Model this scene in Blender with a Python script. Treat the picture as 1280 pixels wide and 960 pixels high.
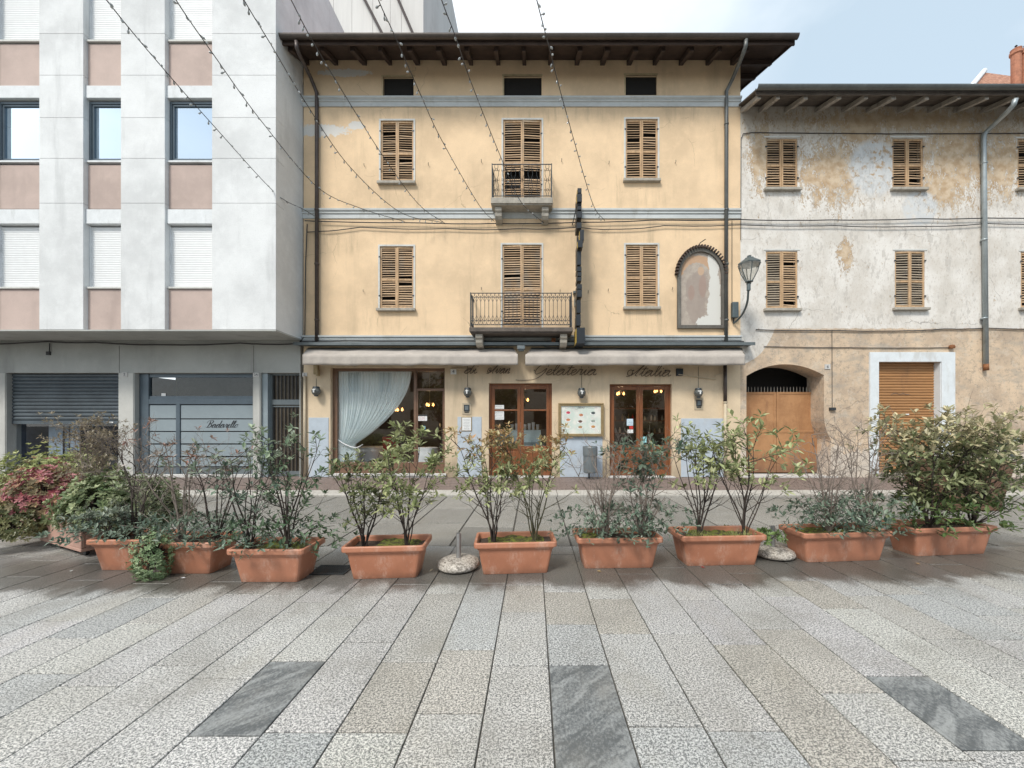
import bpy, math, random
from mathutils import Vector, Matrix, noise
for o in list(bpy.data.objects): bpy.data.objects.remove(o)
S = bpy.context.scene
COL = S.collection
R = math.radians
# ------------------------------------------------------------------ camera
F = 470.0; CX = 667.0; HY = 530.0; EYE = 1.5
cd = bpy.data.cameras.new('camera'); cam = bpy.data.objects.new('camera', cd); COL.objects.link(cam)
cd.sensor_width = 36; cd.sensor_fit = 'HORIZONTAL'; cd.lens = 36 * F / 1280
cd.shift_x = -(CX - 640) / 1280; cd.shift_y = (HY - 480) / 1280
cd.clip_start = .05; cd.clip_end = 3000
cam.location = (0, 0, EYE); cam.rotation_euler = (R(90), 0, 0)
S.camera = cam
# ------------------------------------------------------------------ world + sun
SUN_EL = 50; SUN_AZ = -150          # direction TO the sun, degrees clockwise from +Y
w = bpy.data.worlds.new('World'); S.world = w; w.use_nodes = True
nt = w.node_tree; nt.nodes.clear()
out = nt.nodes.new('ShaderNodeOutputWorld'); bg = nt.nodes.new('ShaderNodeBackground')
sky = nt.nodes.new('ShaderNodeTexSky'); sky.sky_type = 'NISHITA'; sky.sun_disc = False
sky.sun_elevation = R(SUN_EL); sky.sun_rotation = R(SUN_AZ)
tc = nt.nodes.new('ShaderNodeTexCoord'); mp = nt.nodes.new('ShaderNodeMapping'); mp.inputs['Scale'].default_value = (1, 1, 2.2)
mp.inputs['Location'].default_value = (.35, .1, .2)
n1 = nt.nodes.new('ShaderNodeTexNoise'); n1.inputs['Scale'].default_value = 1.7; n1.inputs['Detail'].default_value = 6; n1.inputs['Roughness'].default_value = .5
cr = nt.nodes.new('ShaderNodeValToRGB'); cr.color_ramp.elements[0].position = .36; cr.color_ramp.elements[1].position = .6
cr.color_ramp.elements[0].color = (.45, .45, .45, 1)
sx = nt.nodes.new('ShaderNodeSeparateXYZ'); mrx = nt.nodes.new('ShaderNodeMapRange')
mrx.inputs['From Min'].default_value = .2; mrx.inputs['From Max'].default_value = .62; mrx.inputs['To Min'].default_value = 0; mrx.inputs['To Max'].default_value = .75
mry = nt.nodes.new('ShaderNodeMapRange'); mry.inputs['From Min'].default_value = -.1; mry.inputs['From Max'].default_value = -.75; mry.inputs['To Min'].default_value = 0; mry.inputs['To Max'].default_value = .38; addy = nt.nodes.new('ShaderNodeMath'); addy.operation = 'ADD'
sub = nt.nodes.new('ShaderNodeMath'); sub.operation = 'SUBTRACT'; sub.use_clamp = True
cl = nt.nodes.new('ShaderNodeMixRGB'); cl.inputs[1].default_value = (3.3, 4.0, 4.5, 1); cl.inputs[2].default_value = (7.6, 7.7, 7.7, 1)
mx = nt.nodes.new('ShaderNodeMixRGB'); mx.inputs[0].default_value = .8
L = nt.links
L.new(tc.outputs['Generated'], mp.inputs[0]); L.new(mp.outputs[0], n1.inputs['Vector']); L.new(n1.outputs['Fac'], cr.inputs[0])
L.new(tc.outputs['Generated'], sx.inputs[0]); L.new(sx.outputs['X'], mrx.inputs['Value'])
L.new(sx.outputs['Y'], mry.inputs['Value']); L.new(mrx.outputs[0], addy.inputs[0]); L.new(mry.outputs[0], addy.inputs[1]); L.new(cr.outputs[0], sub.inputs[0]); L.new(addy.outputs[0], sub.inputs[1]); L.new(sub.outputs[0], cl.inputs[0])
L.new(sky.outputs[0], mx.inputs[1]); L.new(cl.outputs[0], mx.inputs[2])
L.new(mx.outputs[0], bg.inputs[0]); bg.inputs[1].default_value = .1
L.new(bg.outputs[0], out.inputs[0])
sd = bpy.data.lights.new('sun', 'SUN'); so = bpy.data.objects.new('sun', sd); COL.objects.link(so)
sd.energy = 1.5; sd.angle = R(14); sd.color = (1, .95, .87)
az = R(SUN_AZ); el = R(SUN_EL)
d = Vector((math.sin(az) * math.cos(el), math.cos(az) * math.cos(el), math.sin(el)))
so.rotation_euler = d.to_track_quat('Z', 'Y').to_euler(); so.location = (-10, -20, 30)
vs = S.view_settings; vs.view_transform = 'Standard'; vs.look = 'None'; vs.exposure = 1.12; vs.gamma = 1; vs.use_curve_mapping = False

# ------------------------------------------------------------------ helpers
def W(px, py, Y): return Vector(((px - CX) * Y / F, Y, EYE + (HY - py) * Y / F))
YF = 10.22
def fx(px): return (px - CX) * YF / F
def fz(py): return EYE + (HY - py) * YF / F

class MB:
    def __init__(s): s.v = []; s.f = []; s.m = []; s.c = []; s.cur = 0; s.col = None; s.smooth = False
    def face(s, pts):
        i = len(s.v); s.v += [tuple(p) for p in pts]; s.f.append(tuple(range(i, i + len(pts)))); s.m.append(s.cur); s.c.append(s.col)
    def addf(s, base, idx): s.f.append(tuple(base + k for k in idx)); s.m.append(s.cur); s.c.append(s.col)
    def box(s, x0, x1, y0, y1, z0, z1):
        if x0 > x1: x0, x1 = x1, x0
        if y0 > y1: y0, y1 = y1, y0
        if z0 > z1: z0, z1 = z1, z0
        s.hexa([(x0, y0, z0), (x1, y0, z0), (x1, y1, z0), (x0, y1, z0), (x0, y0, z1), (x1, y0, z1), (x1, y1, z1), (x0, y1, z1)])
    def hexa(s, p):
        b = len(s.v); s.v += [tuple(q) for q in p]
        for q in ((0, 3, 2, 1), (4, 5, 6, 7), (0, 1, 5, 4), (1, 2, 6, 5), (2, 3, 7, 6), (3, 0, 4, 7)): s.addf(b, q)
    def obox(s, M, x0, x1, y0, y1, z0, z1):
        s.hexa([M @ Vector(q) for q in [(x0, y0, z0), (x1, y0, z0), (x1, y1, z0), (x0, y1, z0), (x0, y0, z1), (x1, y0, z1), (x1, y1, z1), (x0, y1, z1)]])
    def tube(s, pts, r, n=6, cap=True):
        pts = [Vector(p) for p in pts]
        rs = r if isinstance(r, (list, tuple)) else [r] * len(pts)
        b0 = len(s.v); prev = None
        for i, p in enumerate(pts):
            t = (pts[min(i + 1, len(pts) - 1)] - pts[max(i - 1, 0)])
            if t.length < 1e-9: t = Vector((0, 0, 1))
            t.normalize()
            if prev is None:
                a = Vector((0, 0, 1)) if abs(t.z) < .9 else Vector((1, 0, 0))
                u = t.cross(a).normalized()
            else:
                u = (prev - t * prev.dot(t))
                u = u.normalized() if u.length > 1e-6 else t.orthogonal().normalized()
            prev = u; v = t.cross(u)
            for k in range(n):
                a = 2 * math.pi * k / n
                s.v.append(tuple(p + (u * math.cos(a) + v * math.sin(a)) * rs[i]))
        for i in range(len(pts) - 1):
            for k in range(n):
                a = i * n + k; b = i * n + (k + 1) % n
                s.addf(b0, (a, b, b + n, a + n))
        if cap:
            s.addf(b0, tuple(range(n))[::-1]); e = (len(pts) - 1) * n; s.addf(b0, tuple(e + k for k in range(n)))
    def lathe(s, prof, c=(0, 0, 0), n=20):
        b0 = len(s.v)
        for r, z in prof:
            for k in range(n):
                a = 2 * math.pi * k / n; s.v.append((c[0] + r * math.cos(a), c[1] + r * math.sin(a), c[2] + z))
        for i in range(len(prof) - 1):
            for k in range(n):
                a = i * n + k; b = i * n + (k + 1) % n
                s.addf(b0, (a, b, b + n, a + n))
    def prism(s, poly, y0, y1):      # poly (x,z), extruded along y
        n = len(poly); b = len(s.v)
        s.v += [(x, y0, z) for x, z in poly] + [(x, y1, z) for x, z in poly]
        s.addf(b, tuple(range(n))); s.addf(b, tuple(range(2 * n - 1, n - 1, -1)))
        for i in range(n):
            j = (i + 1) % n; s.addf(b, (j, i, i + n, j + n))
    def prismx(s, poly, x0, x1):     # poly (y,z), extruded along x
        n = len(poly); b = len(s.v)
        s.v += [(x0, y, z) for y, z in poly] + [(x1, y, z) for y, z in poly]
        s.addf(b, tuple(range(n))); s.addf(b, tuple(range(2 * n - 1, n - 1, -1)))
        for i in range(n):
            j = (i + 1) % n; s.addf(b, (j, i, i + n, j + n))
    def wall(s, x0, x1, z0, z1, y, th, holes):
        xs = sorted({x0, x1} | {h[0] for h in holes} | {h[1] for h in holes}); zs = sorted({z0, z1} | {h[2] for h in holes} | {h[3] for h in holes})
        xs = [x for x in xs if x0 <= x <= x1]; zs = [z for z in zs if z0 <= z <= z1]
        inside = lambda x, z: any(h[0] < x < h[1] and h[2] < z < h[3] for h in holes)
        for a, b in zip(xs, xs[1:]):
            for c, e in zip(zs, zs[1:]):
                if not inside((a + b) / 2, (c + e) / 2):
                    s.face([(a, y, c), (b, y, c), (b, y, e), (a, y, e)])
                    s.face([(b, y + th, c), (a, y + th, c), (a, y + th, e), (b, y + th, e)])
        for (a, b, c, e) in [h[:4] for h in holes]:
            s.face([(a, y, c), (a, y, e), (a, y + th, e), (a, y + th, c)])
            s.face([(b, y, e), (b, y, c), (b, y + th, c), (b, y + th, e)])
            s.face([(a, y, e), (b, y, e), (b, y + th, e), (a, y + th, e)])
            s.face([(b, y, c), (a, y, c), (a, y + th, c), (b, y + th, c)])
        for x, q in ((x0, 0), (x1, 1)):
            p = [(x, y, z0), (x, y, z1), (x, y + th, z1), (x, y + th, z0)]
            s.face(p if q == 0 else p[::-1])
    def build(s, name, mats, parent=None, smooth=False, loc=None, bevel=0):
        me = bpy.data.meshes.new(name); me.from_pydata(s.v, [], s.f)
        if not isinstance(mats, (list, tuple)): mats = [mats]
        for m in mats: me.materials.append(m)
        me.polygons.foreach_set('material_index', s.m)
        if any(c is not None for c in s.c):
            ca = me.color_attributes.new('tone', 'FLOAT_COLOR', 'CORNER'); data = []
            for f, c in zip(s.f, s.c):
                c = c or (1, 1, 1)
                data += [c[0], c[1], c[2], 1.0] * len(f)
            ca.data.foreach_set('color', data)
        if smooth: me.polygons.foreach_set('use_smooth', [True] * len(s.f))
        me.update()
        o = bpy.data.objects.new(name, me); COL.objects.link(o)
        if loc is not None:
            me.transform(Matrix.Translation(-Vector(loc))); o.location = loc
        if parent is not None:
            o.parent = parent
            if loc is None and parent.get('_abs'): o.matrix_parent_inverse = parent.matrix_basis.inverted()
        if bevel:
            b = o.modifiers.new('bevel', 'BEVEL'); b.width = bevel; b.segments = 2; b.limit_method = 'ANGLE'; b.angle_limit = R(40)
        return o
def tag(o, label=None, cat=None, group=None, kind=None):
    if label: o['label'] = label
    if cat: o['category'] = cat
    if group: o['group'] = group
    if kind: o['kind'] = kind
    return o
def empty(name, loc=(0, 0, 0), rz=0, absolute=True):
    """an Empty at the base of a thing; with absolute=True its parts are written in world coordinates"""
    o = bpy.data.objects.new(name, None); COL.objects.link(o); o.location = loc; o.rotation_euler = (0, 0, rz)
    o.empty_display_size = .2
    if absolute:
        o['_abs'] = 1
    bpy.context.view_layer.update()
    return o
def copy_tree(o, parent=None):
    c = o.copy(); COL.objects.link(c)
    if parent: c.parent = parent
    for ch in list(o.children): copy_tree(ch, c)
    return c
def catmull(pts, n=6):
    P = [Vector(p) for p in pts]; P = [P[0] * 2 - P[1]] + P + [P[-1] * 2 - P[-2]]; o = []
    for i in range(1, len(P) - 2):
        for k in range(n):
            t = k / n; a, b, c, d_ = P[i - 1:i + 3]
            o.append(.5 * ((2 * b) + (c - a) * t + (2 * a - 5 * b + 4 * c - d_) * t * t + (3 * b - a - 3 * c + d_) * t ** 3))
    o.append(P[-2]); return o

# ------------------------------------------------------------------ materials
class N:
    def __init__(s, name):
        s.m = bpy.data.materials.new(name); s.m.use_nodes = True; s.t = s.m.node_tree
        s.b = s.t.nodes['Principled BSDF']; s.tc = s.t.nodes.new('ShaderNodeTexCoord')
    def new(s, t): return s.t.nodes.new(t)
    def link(s, a, b): s.t.links.new(a, b)
    def noise(s, scale, detail=4, rough=.55, stretch=(1, 1, 1), off=(0, 0, 0), dist=0):
        mp = s.new('ShaderNodeMapping'); mp.inputs['Scale'].default_value = stretch; mp.inputs['Location'].default_value = off
        n = s.new('ShaderNodeTexNoise'); n.inputs['Scale'].default_value = scale; n.inputs['Detail'].default_value = detail
        n.inputs['Roughness'].default_value = rough; n.inputs['Distortion'].default_value = dist
        s.link(s.tc.outputs['Object'], mp.inputs[0]); s.link(mp.outputs[0], n.inputs['Vector']); return n.outputs['Fac']
    def ramp(s, v, a, b, ca=0., cb=1.):
        r = s.new('ShaderNodeMapRange'); r.interpolation_type = 'SMOOTHSTEP'
        r.inputs['From Min'].default_value = a; r.inputs['From Max'].default_value = b
        r.inputs['To Min'].default_value = ca; r.inputs['To Max'].default_value = cb; s.link(v, r.inputs['Value']); return r.outputs[0]
    def math(s, op, a, b=None, clamp=False):
        m = s.new('ShaderNodeMath'); m.operation = op; m.use_clamp = clamp
        for i, v in enumerate((a, b)):
            if v is None: continue
            if isinstance(v, (int, float)): m.inputs[i].default_value = v
            else: s.link(v, m.inputs[i])
        return m.outputs[0]
    def mix(s, f, a, b, mode='MIX'):
        m = s.new('ShaderNodeMixRGB'); m.blend_type = mode
        for i, v in enumerate((f, a, b)):
            if isinstance(v, (int, float)): m.inputs[i].default_value = v
            elif isinstance(v, tuple): m.inputs[i].default_value = (*v, 1) if len(v) == 3 else v
            else: s.link(v, m.inputs[i])
        return m.outputs[0]
    def spot(s, px, py, rx, ry, Y=YF):
        c = W(px, py, Y); mp = s.new('ShaderNodeMapping'); mp.vector_type = 'TEXTURE'
        mp.inputs['Location'].default_value = c; k = Y / F; mp.inputs['Scale'].default_value = (rx * k, 3, ry * k)
        g = s.new('ShaderNodeTexGradient'); g.gradient_type = 'SPHERICAL'
        s.link(s.tc.outputs['Object'], mp.inputs[0]); s.link(mp.outputs[0], g.inputs[0]); return g.outputs['Fac']
    def z(s, axis='Z'):
        x = s.new('ShaderNodeSeparateXYZ'); s.link(s.tc.outputs['Object'], x.inputs[0]); return x.outputs[axis]
    def bump(s, v, strength=.3, dist=.01):
        b = s.new('ShaderNodeBump'); b.inputs['Strength'].default_value = strength; b.inputs['Distance'].default_value = dist
        s.link(v, b.inputs['Height']); s.link(b.outputs[0], s.b.inputs['Normal'])
    def fin(s, col, rough=.8, metal=0, spec=None):
        if isinstance(col, tuple): s.b.inputs['Base Color'].default_value = (*col, 1)
        else: s.link(col, s.b.inputs['Base Color'])
        if isinstance(rough, (int, float)): s.b.inputs['Roughness'].default_value = rough
        else: s.link(rough, s.b.inputs['Roughness'])
        s.b.inputs['Metallic'].default_value = metal
        if spec is not None: s.b.inputs['Specular IOR Level'].default_value = spec
        return s.m
def plain(name, col, rough=.7, metal=0, var=.18, scale=6, bump=.1, stretch=(1, 1, 1), dirt=None, spec=None):
    n = N(name); a = n.noise(scale, 5, .6, stretch); b = n.noise(scale * 7, 3, .6, stretch, (3, 1, 2))
    k = n.ramp(n.math('ADD', n.math('MULTIPLY', a, .65), n.math('MULTIPLY', b, .35)), .3, .7)
    c = n.mix(k, tuple(x * (1 - var) for x in col), tuple(min(1, x * (1 + var)) for x in col))
    if dirt:
        c = n.mix(n.ramp(n.noise(scale * .6, 6, .65, (1, 1, .35), (7, 7, 7)), .52, .72, 0, .7), c, dirt)
    if bump: n.bump(b, bump, .006)
    return n.fin(c, rough, metal, spec)
M = {}
def stucco(name, col, dirt, streak=.35, patch=None, drips=(), crack=0, base=0):
    n = N(name)
    big = n.noise(.7, 6, .6); mid = n.noise(4, 6, .65); fine = n.noise(45, 3, .6); st = n.noise(2.2, 5, .6, (1, 1, .12))
    c = n.mix(n.ramp(big, .32, .68), tuple(x * .86 for x in col), tuple(min(1, x * 1.08) for x in col))
    c = n.mix(n.ramp(mid, .45, .75, 0, .3), c, tuple(min(1, x * 1.22) for x in col))
    c = n.mix(n.ramp(st, .52, .75, 0, streak), c, dirt)
    c = n.mix(n.ramp(fine, .5, .8, 0, .25), c, dirt)
    if patch:
        for (px, py, rx, ry) in patch:
            sp = n.spot(px, py, rx, ry)
            k = n.ramp(n.math('MULTIPLY', n.math('ADD', sp, .12), n.noise(9, 6, .7, (1, 1, 1), (px, 0, 0))), .28, .31)
            k = n.math('MULTIPLY', k, n.ramp(sp, 0, .12))
            c = n.mix(k, c, (.66, .64, .6))
    gr = n.noise(120, 3, .7); c = n.mix(n.ramp(gr, .52, .72, 0, .22), c, tuple(x * .6 for x in col))
    for (px, py, rx, ry) in drips:
        k = n.math('MULTIPLY', n.ramp(n.spot(px, py, rx, ry), 0, .6), n.ramp(n.noise(4.5, 7, .75, (1, 1, .1), (px, 0, 3)), .46, .72, 0, .6)); c = n.mix(k, c, dirt)
    if base:
        k = n.ramp(n.math('ADD', n.z(), n.math('MULTIPLY', n.noise(3, 6, .7), 1.0)), 1.5, .5, 0, base); c = n.mix(k, c, tuple(x * .55 for x in dirt))
    if crack:
        vo = n.new('ShaderNodeTexVoronoi'); vo.feature = 'DISTANCE_TO_EDGE'; vo.inputs['Scale'].default_value = .8; dm = n.new('ShaderNodeMixRGB'); dm.inputs[0].default_value = .22; nn = n.new('ShaderNodeTexNoise'); nn.inputs['Scale'].default_value = 3; nn.inputs['Detail'].default_value = 7
        n.link(n.tc.outputs['Object'], nn.inputs['Vector']); n.link(n.tc.outputs['Object'], dm.inputs[1]); n.link(nn.outputs['Color'], dm.inputs[2]); n.link(dm.outputs[0], vo.inputs['Vector'])
        c = n.mix(n.math('MULTIPLY', n.ramp(vo.outputs['Distance'], .0045, 0), n.ramp(n.noise(1.1, 2, off=(3, 3, 3)), .5, .6, 0, crack)), c, tuple(x * .45 for x in dirt))
    n.bump(n.math('ADD', fine, n.math('MULTIPLY', mid, 2)), .3, .008)
    return n.fin(c, .92)
M['yellow'] = stucco('yellow_stucco', (.74, .55, .355), (.40, .31, .2), .4, [(400, 163, 70, 14), (445, 157, 18, 10), (430, 91, 60, 9)], drips=[(x, y, 30, 34) for x, y in ((476, 244), (517, 244), (782, 241), (823, 241), (474, 400), (517, 400), (781, 396), (823, 396), (600, 290), (706, 290), (652, 285))] + [(500, 142, 90, 16), (700, 142, 120, 16), (860, 142, 60, 16), (430, 300, 60, 26), (560, 290, 60, 20), (800, 290, 90, 24)], crack=.5)
M['ground_yellow'] = stucco('yellow_stucco_low', (.66, .53, .37), (.36, .29, .20), .6, base=.6, crack=.4, drips=[(650, 470, 120, 14), (800, 472, 120, 14), (590, 500, 14, 20), (727, 500, 12, 14)])
M['band'] = plain('painted_moulding', (.50, .52, .515), .8, var=.12, scale=3, dirt=(.34, .34, .31), stretch=(.3, 1, 1))
M['panel_blue'] = plain('blue_grey_dado', (.43, .49, .55), .8, var=.08, dirt=(.5, .5, .5))
# weathered right house
n = N('weathered_plaster')
base = n.mix(n.ramp(n.noise(1.3, 7, .65), .35, .65), (.60, .56, .505), (.73, .70, .655))
base = n.mix(n.ramp(n.noise(2.1, 6, .6, (1, 1, .3), (5, 0, 0)), .5, .7, 0, .4), base, (.50, .47, .42))
base = n.mix(n.ramp(n.noise(24, 6, .75, (1, 1, .6)), .54, .66, 0, .55), base, (.42, .35, .28))
base = n.mix(n.ramp(n.noise(6, 8, .75, (1, 1, .45), (8, 3, 1)), .54, .60, 0, .55), base, (.44, .41, .37))
sp = None
for s_ in [(1040, 215, 75, 70), (1195, 195, 95, 85), (1075, 160, 60, 45), (1130, 150, 260, 24), (1255, 200, 60, 80), (950, 195, 30, 70), (1057, 318, 16, 34), (1180, 232, 60, 50), (1100, 200, 40, 60)]:
    g = n.spot(*s_); sp = g if sp is None else n.math('MAXIMUM', sp, g)
fl = n.noise(5, 10, .8, (1, 1, .5)); fl2 = n.noise(26, 6, .7, (1.3, 1, .7), (2, 2, 2))
och = n.ramp(n.math('ADD', n.math('MULTIPLY', sp, .26), n.math('ADD', n.math('MULTIPLY', fl, .75), n.math('MULTIPLY', fl2, .55))), .755, .80)
och2 = n.ramp(n.math('ADD', n.math('MULTIPLY', n.noise(1.1, 3, .5, (1, 1, 1), (9, 9, 1)), .4), n.math('ADD', n.math('MULTIPLY', fl, .5), n.math('MULTIPLY', fl2, .5))), .83, .86)
ocol = n.mix(n.ramp(n.noise(5, 5), .35, .65), (.44, .31, .19), (.60, .48, .345))
c = n.mix(och, base, ocol); c = n.mix(n.math('MULTIPLY', och2, .8), c, (.38, .31, .23))
# brown eave strip of damp
zz = n.z()
top = n.ramp(n.math('ADD', zz, n.math('MULTIPLY', n.noise(1.5, 5), .5)), fz(172), fz(150))
c = n.mix(n.math('MULTIPLY', top, .45), c, (.34, .28, .2))
cem = n.math('MULTIPLY', n.ramp(n.math('MAXIMUM', n.spot(1093, 210, 36, 40), n.spot(1150, 260, 25, 25)), .02, .25), n.ramp(n.noise(5, 6, .7), .38, .5))
c = n.mix(cem, c, (.60, .605, .60))
# lower render, with an irregular upper border on the left
low0 = n.mix(n.ramp(n.noise(1.1, 7, .65, off=(4, 4, 4)), .33, .67), (.44, .34, .25), (.66, .51, .36))
low0 = n.mix(n.ramp(n.noise(11, 9, .8), .5, .62, 0, .75), low0, (.31, .26, .21))
low0 = n.mix(n.ramp(n.noise(3.5, 8, .75, off=(7, 1, 0)), .52, .62, 0, .5), low0, (.62, .53, .42))
low0 = n.mix(n.ramp(n.noise(2.0, 6, .6, (1, 1, 2.), (1, 6, 3)), .52, .68, 0, .55), low0, (.35, .315, .27))
lim = n.math('SUBTRACT', fz(413), n.math('MULTIPLY', n.spot(922, 425, 48, 60), 2.0))
k = n.ramp(n.math('SUBTRACT', zz, n.math('ADD', lim, n.math('MULTIPLY', n.noise(6, 5, .7), .12))), -.02, .0)
bl = n.ramp(n.math('ADD', n.math('MULTIPLY', zz, -.6), n.noise(4, 6, .7, off=(2, 2, 2))), -.05, .05)
low0 = n.mix(n.math('MULTIPLY', bl, .55), low0, (.60, .57, .52))
c = n.mix(k, low0, c)
vor = n.new('ShaderNodeTexVoronoi'); vor.feature = 'DISTANCE_TO_EDGE'; vor.inputs['Scale'].default_value = .55
dm = n.new('ShaderNodeMixRGB'); dm.inputs[0].default_value = .25; nn = n.new('ShaderNodeTexNoise'); nn.inputs['Scale'].default_value = 2.5; nn.inputs['Detail'].default_value = 6
n.link(n.tc.outputs['Object'], nn.inputs['Vector']); n.link(n.tc.outputs['Object'], dm.inputs[1]); n.link(nn.outputs['Color'], dm.inputs[2]); n.link(dm.outputs[0], vor.inputs['Vector'])
crk = n.ramp(vor.outputs['Distance'], .004, .0)
c = n.mix(n.math('MULTIPLY', crk, n.ramp(n.noise(.9, 2), .5, .6, 0, .6)), c, (.16, .14, .12))
n.bump(n.math('ADD', n.math('MULTIPLY', och, -1.2), n.math('ADD', fl2, fl)), .6, .012)
M['weathered'] = n.fin(c, .93)
M['concrete'] = stucco('white_concrete', (.69, .70, .70), (.36, .37, .37), .5)
M['concrete_side'] = M['concrete']
M['pink'] = stucco('pink_panel', (.50, .395, .35), (.34, .27, .24), .35)
M['grey_fascia'] = stucco('grey_render', (.40, .41, .39), (.2, .2, .19), .45)
M['pillar'] = stucco('pillar_render', (.52, .52, .49), (.3, .3, .28), .4)
M['lintel'] = plain('white_lintel', (.68, .70, .71), .8, var=.08, dirt=(.42, .43, .42), scale=5)
M['frame_blue'] = plain('grey_blue_aluminium', (.10, .13, .155), .4, .3, var=.1, scale=3, bump=0)
M['rollwhite'] = plain('white_roller', (.78, .79, .79), .5, var=.03, bump=0)
M['blind'] = plain('sky_tinted_blind', (.40, .47, .54), .7, var=.03, bump=0)  # white blinds coloured blue-grey to stand for sky reflected in the panes
M['dark'] = plain('unlit_black', (.012, .011, .010), .9, var=.1, bump=0)  # near-black colour standing in for unlit space behind openings
M['wood_shutter'] = plain('weathered_shutter_wood', (.47, .31, .175), .75, var=.3, scale=5, stretch=(3, 3, .7), bump=.3, dirt=(.40, .33, .25))
M['wood_slat'] = plain('shutter_slat_wood', (.45, .31, .19), .75, var=.35, scale=4, stretch=(.7, 3, 6), bump=.3, dirt=(.36, .31, .25))
M['wood_slat_grey'] = plain('shutter_slat_grey', (.33, .27, .20), .8, var=.35, scale=4, stretch=(.7, 3, 6), bump=.3, dirt=(.36, .35, .33))
M['surround'] = plain('pale_surround', (.58, .58, .55), .85, var=.1, dirt=(.4, .39, .36))
M['sill'] = plain('stone_sill', (.36, .33, .28), .85, var=.2, scale=9, dirt=(.2, .19, .17))
M['eave_wood'] = plain('dark_eave_timber', (.055, .036, .028), .8, var=.35, scale=3, stretch=(1, 1, 4))
M['rafter_tip'] = plain('old_rafter_timber', (.10, .078, .062), .8, var=.35, scale=6)
M['rafter_grey'] = plain('grey_old_rafter', (.34, .31, .27), .85, var=.35, scale=6, stretch=(3, .5, 3), dirt=(.1, .09, .08))
M['soffit_grey'] = plain('old_soffit_boards', (.11, .092, .078), .85, var=.35, scale=5, stretch=(1, 4, 1))
M['gutter'] = plain('brown_gutter_metal', (.085, .07, .06), .45, .4, var=.2, scale=2, bump=0)
M['gutter_grey'] = plain('grey_gutter_metal', (.13, .135, .13), .45, .4, var=.2, scale=2, bump=0)
M['pipe_brown'] = plain('brown_pipe', (.075, .058, .052), .45, .3, var=.2, bump=0)
M['pipe_grey'] = plain('galvanised_pipe', (.36, .40, .41), .45, .5, var=.15, scale=3, bump=0, dirt=(.22, .22, .2))
M['rust'] = plain('rusty_iron', (.22, .09, .035), .8, var=.4, scale=12)
M['cream_pipe'] = plain('cream_pipe', (.50, .42, .30), .6, var=.1, bump=0)
M['iron'] = plain('dark_wrought_iron', (.045, .055, .062), .5, .5, var=.3, scale=20, dirt=(.12, .07, .05))
M['cable'] = plain('cable_rubber', (.035, .035, .037), .6, var=.2, bump=0)
M['tile_red'] = plain('roof_tiles', (.34, .15, .09), .85, var=.45, scale=7)
M['brick_red'] = plain('red_clay', (.40, .17, .10), .8, var=.25, scale=9)
M['awning'] = plain('taupe_awning_fabric', (.41, .37, .33), .85, var=.1, scale=2.5, bump=.2, dirt=(.30, .27, .25))
M['flash'] = plain('grey_flashing', (.13, .15, .155), .5, .3, var=.2, scale=2, bump=0)
M['brownwood'] = plain('brown_door_wood', (.20, .075, .030), .35, var=.25, scale=3, stretch=(5, 5, .6), bump=.1)
M['brownframe'] = plain('brown_shopfront_frame', (.17, .10, .065), .4, var=.15, scale=3, bump=0)
M['gate'] = plain('rusty_orange_gate', (.40, .20, .085), .7, var=.18, scale=1.5, bump=.1, dirt=(.24, .11, .05))
n = N('rusty_painted_gate'); c = n.mix(n.ramp(n.noise(1.6, 6, .7), .35, .65), (.34, .17, .075), (.45, .24, .11))
c = n.mix(n.ramp(n.noise(5, 8, .78, (1, 1, .3), (4, 1, 1)), .52, .66, 0, .6), c, (.24, .115, .055)); c = n.mix(n.ramp(n.noise(38, 4, .8, (.3, 1, 2.5)), .64, .68, 0, .7), c, (.52, .38, .25))
c = n.mix(n.ramp(n.math('ADD', n.z(), n.math('MULTIPLY', n.noise(4, 6, .7), .8)), 1.25, .45, 0, .8), c, (.15, .075, .045)); n.bump(n.noise(30, 5, .7), .25, .005); M['gate'] = n.fin(c, .75)
M['roller_brown'] = plain('orange_brown_roller', (.36, .185, .075), .6, var=.18, scale=3, stretch=(.3, 1, 3), bump=0, dirt=(.2, .11, .06))
M['roller_dark'] = plain('blue_grey_roller', (.085, .105, .12), .45, .3, var=.2, scale=2, bump=0)
M['frosted'] = plain('frosted_grey_panel', (.25, .30, .325), .35, var=.06, scale=1.2, bump=0)
M['steelgrey'] = plain('grey_steel', (.16, .185, .195), .4, .3, var=.1, bump=0)
M['marble'] = plain('pale_stone', (.55, .54, .52), .7, var=.12, scale=4, dirt=(.35, .34, .32))
M['terracotta'] = None
n = N('terracotta_plastic')
c = n.mix(n.ramp(n.noise(3, 5, .6), .3, .7), (.39, .155, .085), (.50, .215, .125))
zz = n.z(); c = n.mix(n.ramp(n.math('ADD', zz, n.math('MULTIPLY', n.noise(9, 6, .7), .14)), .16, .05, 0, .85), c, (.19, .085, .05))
c = n.mix(n.ramp(n.noise(16, 6, .7, (1, 1, .5)), .58, .72, 0, .35), c, (.30, .14, .09))
oi = n.new('ShaderNodeObjectInfo'); c = n.mix(n.math('MULTIPLY', oi.outputs['Random'], .35), c, (.50, .25, .17))
c = n.mix(n.ramp(n.noise(6, 8, .8, (1, 1, .45), (3, 9, 2)), .50, .64, 0, .5), c, (.58, .40, .32)); c = n.mix(n.ramp(n.noise(60, 4, .7), .6, .72, 0, .5), c, (.20, .10, .07))
n.bump(n.noise(120, 2), .08, .002); M['terracotta'] = n.fin(c, .52)
M['soil'] = plain('soil', (.055, .04, .028), .95, var=.5, scale=30, bump=.8)
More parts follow.
